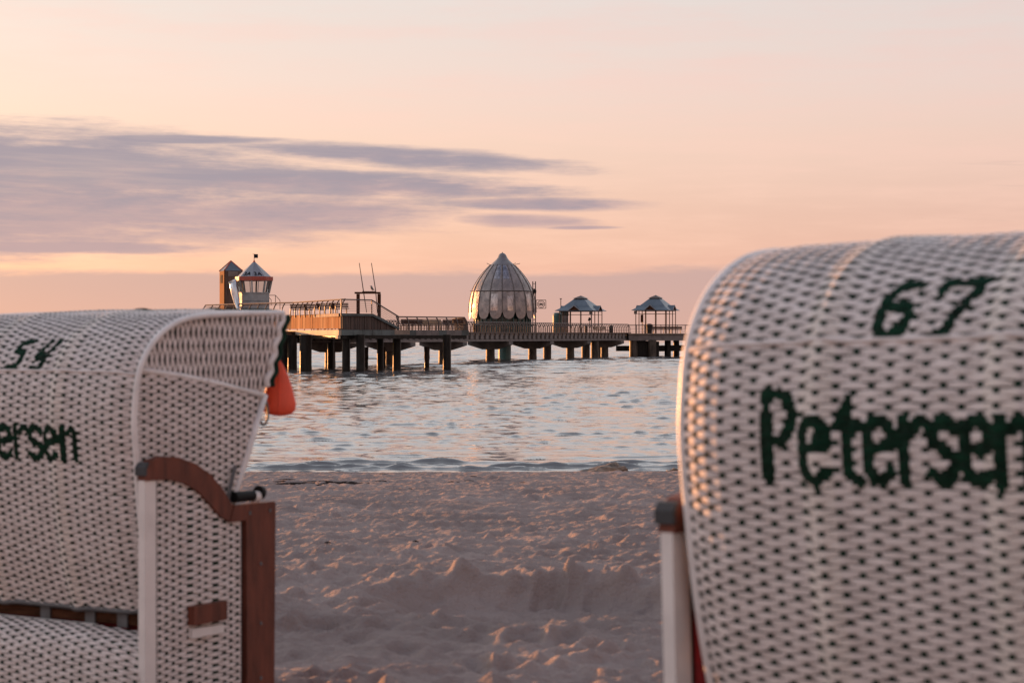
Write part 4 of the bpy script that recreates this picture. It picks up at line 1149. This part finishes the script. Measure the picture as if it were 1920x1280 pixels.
def make_chair(loc, rz, roll, number, label, shift_name=0.0, shift_num=0.03, text_dz=0.0, name_w=0.595, narrow=0.0, gap=0.0):
    root = thing('beach_chair', label, 'beach chair', loc, rz, 'hooded wicker beach chairs')
    root.rotation_euler = (0, roll, rz)
    prof = [(-.285, .44), (-.345, .62), (-.388, .82), (-.412, 1.02), (-.425, 1.18), (-.408, 1.32), (-.362, 1.425), (-.27, 1.515), (-.13, 1.572), (.06, 1.588), (.30, 1.597), (.52, 1.600)]
    PR, L = interp_path(prof, 400)
    tang = np.gradient(PR, axis=0); tang /= np.linalg.norm(tang, axis=1)[:, None]
    nrm = np.stack([-tang[:, 1], tang[:, 0]], 1)        # outward (towards -y at the back, +z on top)
    sgrid = np.linspace(0, L, 400)
    FL, RC = 0.42, 0.22                                  # flat half width, radius of the rounded side
    UH = 0.565
    def surf(u, v):
        u = np.asarray(u, float); v = np.asarray(v, float)
        y = np.interp(v, sgrid, PR[:, 0]); z = np.interp(v, sgrid, PR[:, 1])
        ny = np.interp(v, sgrid, nrm[:, 0]); nz = np.interp(v, sgrid, nrm[:, 1])
        a = np.clip((np.abs(u) - FL) / RC, 0, None)
        k = np.clip(1.0 - (v - 0.85) / 0.75, 0.22, 1.0)
        x = np.sign(u) * (np.minimum(np.abs(u), FL) + RC * np.sin(a) * k + RC * a * (1 - k))
        drop = RC * (1 - np.cos(a)) * k
        rib = 0.0
        for r in (-.20, .20):
            rib = rib + 0.017 * np.exp(-((u - r) / 0.030) ** 2) * (1 - 0.55 * sstep(v, 0.95, 1.3))
        puff = 0.0
        o = rib + puff - drop
        x = x * (1 - 0.02 * np.clip((.62 - v) / .62, 0, 1)) * (1 - narrow * sstep(v, 0.72, 1.35))
        return np.stack([x, y + ny * o, z + nz * o], -1)
    hood = thing('hood', None, None)
    bpy.data.objects.remove(hood)
    # lining: closes the back of the weave and shows inside the hood
    uu = np.linspace(-UH, UH, 40); vv = np.linspace(0.0, L, 70)
    U, V = np.meshgrid(uu, vv)
    p = surf(U, V); e = 1e-3
    n = np.cross(surf(U + e, V) - surf(U - e, V), surf(U, V + e) - surf(U, V - e)); n /= np.linalg.norm(n, axis=-1, keepdims=True)
    sg = 1.0 if n[10, 20, 1] < 0 else -1.0
    p = p - sg * n * 0.010
    idx = np.arange(p.shape[0] * p.shape[1]).reshape(p.shape[:2])
    fq = np.stack([idx[:-1, :-1], idx[:-1, 1:], idx[1:, 1:], idx[1:, :-1]], -1).reshape(-1, 4)
    hood = mk('hood', p.reshape(-1, 3).tolist(), [tuple(map(int, a)) for a in fq], MAT['lining'], root, smooth=True, local=True)
    pitch = 0.0395
    nst = 29
    us = (np.arange(nst) - (nst - 1) / 2) * pitch
    wd = [0.0145] * nst
    # lettering positions along the profile (v of a height on the back)
    def v_at(z): return float(np.interp(z, PR[:200, 1], sgrid[:200]))
    vb = v_at(1.055 + text_dz); xh = v_at(1.180 + text_dz) - vb
    word = 'Petersen'; adv = [GL[ch][0] for ch in word]; tot = sum(adv); sc = name_w / tot
    paints = []
    if True:
        x = -tot * sc / 2 + shift_name
        for ch in word:
            w_, segs = GL[ch]
            def fm(U, V, x=x, segs=segs):
                return seg_mask(U - x, V - vb, [(a * sc, b * xh, c * sc, d * xh) for a, b, c, d in segs], 0.027)
            paints.append(('painted_letter', fm))
            x += w_ * sc
    v0 = v_at(1.372); dh = 0.128; dw = 0.104
    for k, ch in enumerate(number):
        def fn(U, V, x=-0.124 + shift_num + k * 0.132, segs=GD[ch]):
            return seg_mask(U - x, V - v0, [(a * dw, b * dh, c * dw, d * dh) for a, b, c, d in segs], 0.026)
        paints.append(('painted_digit', fn))
    weave(hood, surf, us, wd, L, 0.01425, 'back_', paint=paints,
          sunlit_creams=[(-.240, -.165), (.165, .240)], amp=0.0033 * sg, jitter=.05)
    # hem band across the hood above the name, and the lower hem
    def line(v, u0=-UH, u1=UH, o=0.004, k=40):
        u = np.linspace(u0, u1, k); q = surf(u, np.full(k, v)); qq = surf(u + e, np.full(k, v)) - surf(u - e, np.full(k, v))
        vvv = surf(u, np.full(k, v + e)) - surf(u, np.full(k, v - e)); nn2 = np.cross(qq, vvv); nn2 /= np.linalg.norm(nn2, axis=1)[:, None]
        return (q + sg * nn2 * o).tolist()
    vh = v_at(1.362)
    MB().tube(line(vh, o=.001), .0065, 6).build('hem', 'ribbon', hood, smooth=True, local=True)
    MB().tube(line(0.004, o=-.002), .011, 6).build('lower_trim', 'grey', hood, smooth=True, local=True)
    # dark scalloped front binding
    fr_pts = line(L - .004, o=0.0)
    MB().tube(fr_pts, .012, 6).build('front_binding', 'green', hood, smooth=True, local=True)
    # side pieces
    for sd in (-1, 1):
        edge = surf(np.full(120, sd * UH), np.linspace(0, L, 120))
        MB().tube(edge.tolist(), .0125, 8).build('side_piping', 'piping', hood, smooth=True, local=True)
        xs = sd * 0.548 * (1 - narrow * 0.35)
        i0 = int(np.argmin(np.abs(edge[:, 2] - 1.375)))
        ep = edge[:, 1:]                                  # y, z of the side edge
        fl = [(.41, 1.256), (.30, 1.03), (.222, .876), (.12, .66), (.02, .5)]
        low_line = [(ep[i0, 0] + .01, 1.372), (-.10, 1.345), (.15, 1.305), (.41, 1.256)]
        poly = [tuple(a) for a in ep[:i0]] + low_line + fl[1:]
        poly = np.array(poly)
        def inpoly(Y, Z, poly=poly):
            m = np.zeros(Y.shape, bool); n_ = len(poly); j = n_ - 1
            for i in range(n_):
                (xi, yi), (xj, yj) = poly[i], poly[j]
                c_ = ((yi > Z) != (yj > Z)) & (Y < (xj - xi) * (Z - yi) / (yj - yi + 1e-12) + xi)
                m ^= c_; j = i
            return m
        def flat_surf(y0, z0, bow, xs=xs, sd=sd):
            def f(u, v):
                u = np.asarray(u, float); v = np.asarray(v, float)
                return np.stack([xs + sd * bow * np.sin(np.clip((u) / .85, 0, 1) * PI) + 0 * v, y0 + u + 0 * v, z0 + v + 0 * u], -1)
            return f
        y0, z0 = -.43, .44
        side = MB().prism([tuple(a) for a in poly], lambda a, b: (xs - sd * .022, a, b), lambda a, b: (xs - sd * .012, a, b)).build('hood_side', 'lining', hood, local=True)
        us2 = np.arange(.03, .92, .040)
        weave(side, flat_surf(y0, z0, .012), us2, [.0142] * len(us2), 0.96, .01425, 'side_', inside=lambda u, v: inpoly(y0 + u, z0 + v), amp=.0042 * sd, jitter=.05)
        MB().tube([(xs + sd * .006, a, b) for a, b in fl], .014, 8).build('front_piping', 'piping', hood, smooth=True, local=True)
        # visor: upper side piece, set back under the piping, strands running level
        top = [tuple(a) for a in ep[i0:]]
        vis = np.array(low_line[:1] + low_line[1:] + [(.445, 1.31), (ep[-1, 0], ep[-1, 1])] + top[::-1])
        def inv_(Y, Z, poly=vis): return inpoly(Y, Z, poly)
        xv = sd * 0.540 * (1 - narrow * 0.95)
        def vsurf(u, v, xv=xv, sd=sd):
            u = np.asarray(u, float); v = np.asarray(v, float)
            yy = -.38 + v; zz = 1.22 + u
            fl_ = .035 * np.clip((yy + .1) / .6, 0, 1) * np.clip((zz - 1.28) / .3, 0, 1)
            return np.stack([xv + sd * fl_, yy + 0 * u, zz + 0 * v + .0], -1)
        vis_o = MB().prism([tuple(a) for a in vis], lambda a, b: (xv - sd * .022, a, b), lambda a, b: (xv - sd * .012, a, b)).build('visor_side', 'lining', hood, local=True)
        us3 = np.arange(.03, .46, .052)
        weave(vis_o, vsurf, us3, [.008] * len(us3), .96, .0150, 'visor_', inside=lambda u, v: inv_(-.38 + v, 1.22 + u), amp=-.0042 * sd, jitter=.08)
        MB().tube([(xv + sd * .012, a, b - .004) for a, b in low_line], .012, 8).build('visor_piping', 'piping', hood, smooth=True, local=True)
        # front edge of the visor, dark wavy binding
        e1 = np.array([ep[-1, 0] + .004, ep[-1, 1] - .01]); e0 = np.array([.44, 1.29])
        wav = []
        for i in range(40):
            t_ = i / 39; b = e1 + (e0 - e1) * t_
            wav.append((xs + sd * (.018 * (1 - t_) + .004), b[0] + .008 * math.sin(t_ * 26) + .0, b[1]))
        MB().tube([(q[0] + sd * .006, q[1] + .008, q[2]) for q in wav], .013, 6).build('visor_binding', 'green', hood, smooth=True, local=True)
        MB().tube([(q[0], q[1] - .018, q[2]) for q in wav], .014, 6).build('visor_hem', 'piping', hood, smooth=True, local=True)
        # ---- lower side panel
        x1 = sd * (.604 + gap); x0 = sd * (.573 + gap)
        def xa(a, b): return (min(x0, x1), a, b)
        def xb(a, b): return (max(x0, x1), a, b)
        arc_o = [(-.376, .955), (-.370, 1.0), (-.335, 1.03), (-.27, 1.042), (-.19, 1.034), (-.09, 1.004), (.004, .956), (.07, .90), (.135, .826)]
        arc_i = [(.118, .764), (.06, .790), (.004, .838), (-.07, .895), (-.155, .934), (-.24, .952), (-.305, .955)]
        panel_poly = [(-.31, .03), (.218, .03), (.218, .762)] + arc_i
        side_panel = MB().prism([(a, b) for a, b in panel_poly], lambda a, b: (min(x0, x1) + (.008 if sd > 0 else .012), a, b), lambda a, b: (max(x0, x1) - (.012 if sd > 0 else .008), a, b)).build('side_panel', 'lining', root, local=True)
        pp = np.array(panel_poly)
        # some strands are doubled, which gives the long dashes
        us4 = [.03, .069, .108, .147, .205, .262, .300, .358, .415, .454, .494]
        wd4 = [.015, .015, .015, .015, .036, .015, .015, .036, .015, .015, .015]
        def psurf(u, v, x1=x1, sd=sd):
            u = np.asarray(u, float); v = np.asarray(v, float)
            return np.stack([x1 - sd * .008 + 0 * u + 0 * v, -.31 + u + 0 * v, .03 + v + 0 * u], -1)
        weave(side_panel, psurf, us4, wd4, .95, .01425, 'panel_', inside=lambda u, v: inpoly(-.31 + u, .03 + v, pp), amp=.0042 * sd, jitter=.05)
        MB().prism([(-.376, .0), (-.312, .0), (-.312, .956), (-.376, .956)], xa, xb).build('rear_batten', 'whiteplastic', root, local=True)
        MB().prism(arc_o + arc_i, lambda a, b: (min(x0, x1) - .006, a, b), lambda a, b: (max(x0, x1) + .006, a, b)).build('arc_trim', 'brown', root, local=True)
        MB().prism([(-.384, .975), (-.384, 1.004), (-.370, 1.022), (-.360, 1.024), (-.371, .997), (-.371, .975)], lambda a, b: (min(x0, x1) - .010, a, b), lambda a, b: (max(x0, x1) + .0075, a, b)).build('arc_bracket', 'bracket', root, local=True)
        MB().prism([(.120, .762), (.218, .762), (.224, .0), (.398, .0), (.408, .815), (.400, .824), (.142, .826)], lambda a, b: (min(x0, x1) - .004, a, b), lambda a, b: (max(x0, x1) + .008, a, b)).build('front_post', 'brown', root, local=True)
        hd_ = MB().prism([(-.125, .386), (.075, .386), (.075, .458), (-.125, .458)], lambda a, b: (x1 - sd * .004, a, b), lambda a, b: (x1 + sd * .028, a, b)).build('handle_block', 'brown', root, local=True)
        MB().prism([(-.12, .335), (.07, .335), (.07, .366), (-.12, .372)], lambda a, b: (x1 - sd * .004, a, b), lambda a, b: (x1 + sd * .016, a, b)).build('handle_plate', 'whiteplastic', hd_, local=True)
        MB().tube([(xs + sd * .03, .19, .98), (xs + sd * .03, .15, .87), (xs + sd * .03, .14, .80)], .008, 6).build('pivot_rod', 'grey', root, local=True)
        lt = MB().tube([(x1 - sd * .01, .16, .856), (x1 - sd * .01, .28, .856)], .022, 12).build('latch', 'black', root, local=True)
        MB().tube([(x1 - sd * .01, .315, .866), (x1 - sd * .01, .335, .862)], .028, 12).build('latch_disc', 'black', lt, local=True)
        MB().tube([(x1 - sd * .01, .28, .850), (x1 - sd * .01, .315, .850)], .022, 12).build('latch_collar', 'whiteplastic', lt, local=True)
        MB().prism([(-.30, .06), (.20, .06), (.20, .76), (.0, .80), (-.15, .90), (-.30, .93)], lambda a, b: (x0 - sd * .026, a, b), lambda a, b: (x0 - sd * .002, a, b)).build('side_cushion', 'red', root, local=True)
        MB().tube([(x0 - sd * .034, -.05, .40), (x0 - sd * .034, -.03, .86)], .012, 6).build('cushion_trim', 'ochre', root, local=True)
        for (a, b) in ((.24, .79), (.37, .79), (.31, .58), (.31, .34), (.31, .12)):
            MB().tube([(x1 + sd * .006, a, b), (x1 + sd * .011, a, b)], .008, 8).build('screw', 'grey', root, local=True)
        if sd > 0:
            cxr, czr = .405, 1.185
            MB().tube([(xs + .004, cxr + .028 * math.cos(t_), czr + .052 * math.sin(t_)) for t_ in [2 * PI * k / 20 for k in range(20)]], .0055, 6, closed=True).build('ring', 'grey', hood, smooth=True, local=True)
    # ---- cross beam, base back and seat
    MB().box(0, -.245, .422, 1.13, .04, .062).build('cross_beam', 'darkwood', root, local=True)
    for x in (-.36, .0, .235, .40):
        MB().box(x, -.268, .418, .05, .012, .075).build('beam_bracket', 'grey', root, local=True)
    MB().box(-.12, -.285, .378, .80, .012, .018).build('beam_strip', 'whiteplastic', root, local=True)
    bprof, BL = interp_path([(-.405, .01), (-.420, .10), (-.428, .20), (-.420, .29), (-.395, .345), (-.345, .378), (-.300, .388)], 120)
    btan = np.gradient(bprof, axis=0); btan /= np.linalg.norm(btan, axis=1)[:, None]
    bg = np.linspace(0, BL, 120)
    def bsurf(u, v):
        u = np.asarray(u, float); v = np.asarray(v, float)
        y = np.interp(v, bg, bprof[:, 0]); z = np.interp(v, bg, bprof[:, 1])
        bow = .045 * (u / .57) ** 4
        return np.stack([u + 0 * v, y + bow, z - bow * .6], -1)
    uu = np.linspace(-.575, .575, 20); vv = np.linspace(0, BL, 30); U, V = np.meshgrid(uu, vv)
    p = bsurf(U, V) + np.array([0, .012, -.006]); idx = np.arange(600).reshape(30, 20)
    fq = np.stack([idx[:-1, :-1], idx[:-1, 1:], idx[1:, 1:], idx[1:, :-1]], -1).reshape(-1, 4)
    bb = mk('base_back', p.reshape(-1, 3).tolist(), [tuple(map(int, a)) for a in fq], MAT['lining'], root, smooth=True, local=True)
    us5 = (np.arange(29) - 14) * .0402
    weave(bb, bsurf, us5, [.0145] * 29, BL, .01425, 'base_', amp=.0042, jitter=.05)
    MB().box(0, .0, .36, 1.09, .44, .10).build('seat_cushion', 'red', root, local=True)
    MB().box(0, .0, .16, 1.12, .46, .28).build('seat_box', 'brown', root, local=True)
    return root
TL, TR, RR = math.radians(31), math.radians(38), math.radians(-1.6)
make_chair((-1.697, 8.074, 1.50), -TL, 0.0, '54', 'white wicker beach chair number 54 turned to show its brown arm panel, left', -0.035, 0.03, -0.03, 0.715)
# the right chair stands a little tilted in the sand
ex_, ey_ = -0.548 + 1.28 * math.sin(RR), -0.34
X0, Y0 = at(1302, 4.35)
make_chair((X0 - (math.cos(TR) * ex_ + math.sin(TR) * ey_), Y0 - (-math.sin(TR) * ex_ + math.cos(TR) * ey_), 1.63), -TR, RR, '67',
           'nearest white wicker beach chair number 67 filling the right side', -0.026, 0.035, 0.025, 0.605, 0.03, 0.018)

# orange marker hanging at the front of the left chair
od = 8.32
oc = at(524, od, 724)
ob = thing('orange_marker', 'orange red teardrop marker hanging from the front edge of the left chair', 'marker', oc)
v = []; f = []
out = [(522, 667, .3), (523.5, 674, 3), (525, 690, 10), (525.5, 705, 16), (525, 722, 21.5), (524.5, 740, 26.5), (524.5, 756, 30), (524.5, 768, 29), (525, 775, 23), (526, 779, 10), (526, 780, .5)]
nr = 20
for (px, py, hw) in out:
    c = at(px - 1.5, od, py); hw = hw * 1.07 * od / F
    for i in range(nr):
        t_ = 2 * PI * i / nr
        v.append((c[0] + hw * math.cos(t_), c[1] + hw * .38 * math.sin(t_), c[2]))
for j in range(len(out) - 1):
    for i in range(nr):
        i2 = (i + 1) % nr
        f.append((j * nr + i, (j + 1) * nr + i, (j + 1) * nr + i2, j * nr + i2))
mk('float_body', v, f, MAT['orange'], ob, smooth=True)
MB().tube([at(px - 1.5, od - hw * .38 * od / F * 1.07 - .001, py) for px, py, hw in out[1:-1]], .0022, 5).build('seam', 'orange', ob)
MB().tube([(at(522, od)[0] + .010 * math.cos(a), od - .004, at(522, od, 671)[2] + .012 * math.sin(a)) for a in [2 * PI * k / 14 for k in range(14)]], .003, 5, closed=True).build('eyelet', 'grey', ob)
MB().tube([at(522, od, 668), at(520, od - .05, 655), at(517, od - .12, 640)], .003, 5).build('cord', 'grey', ob)
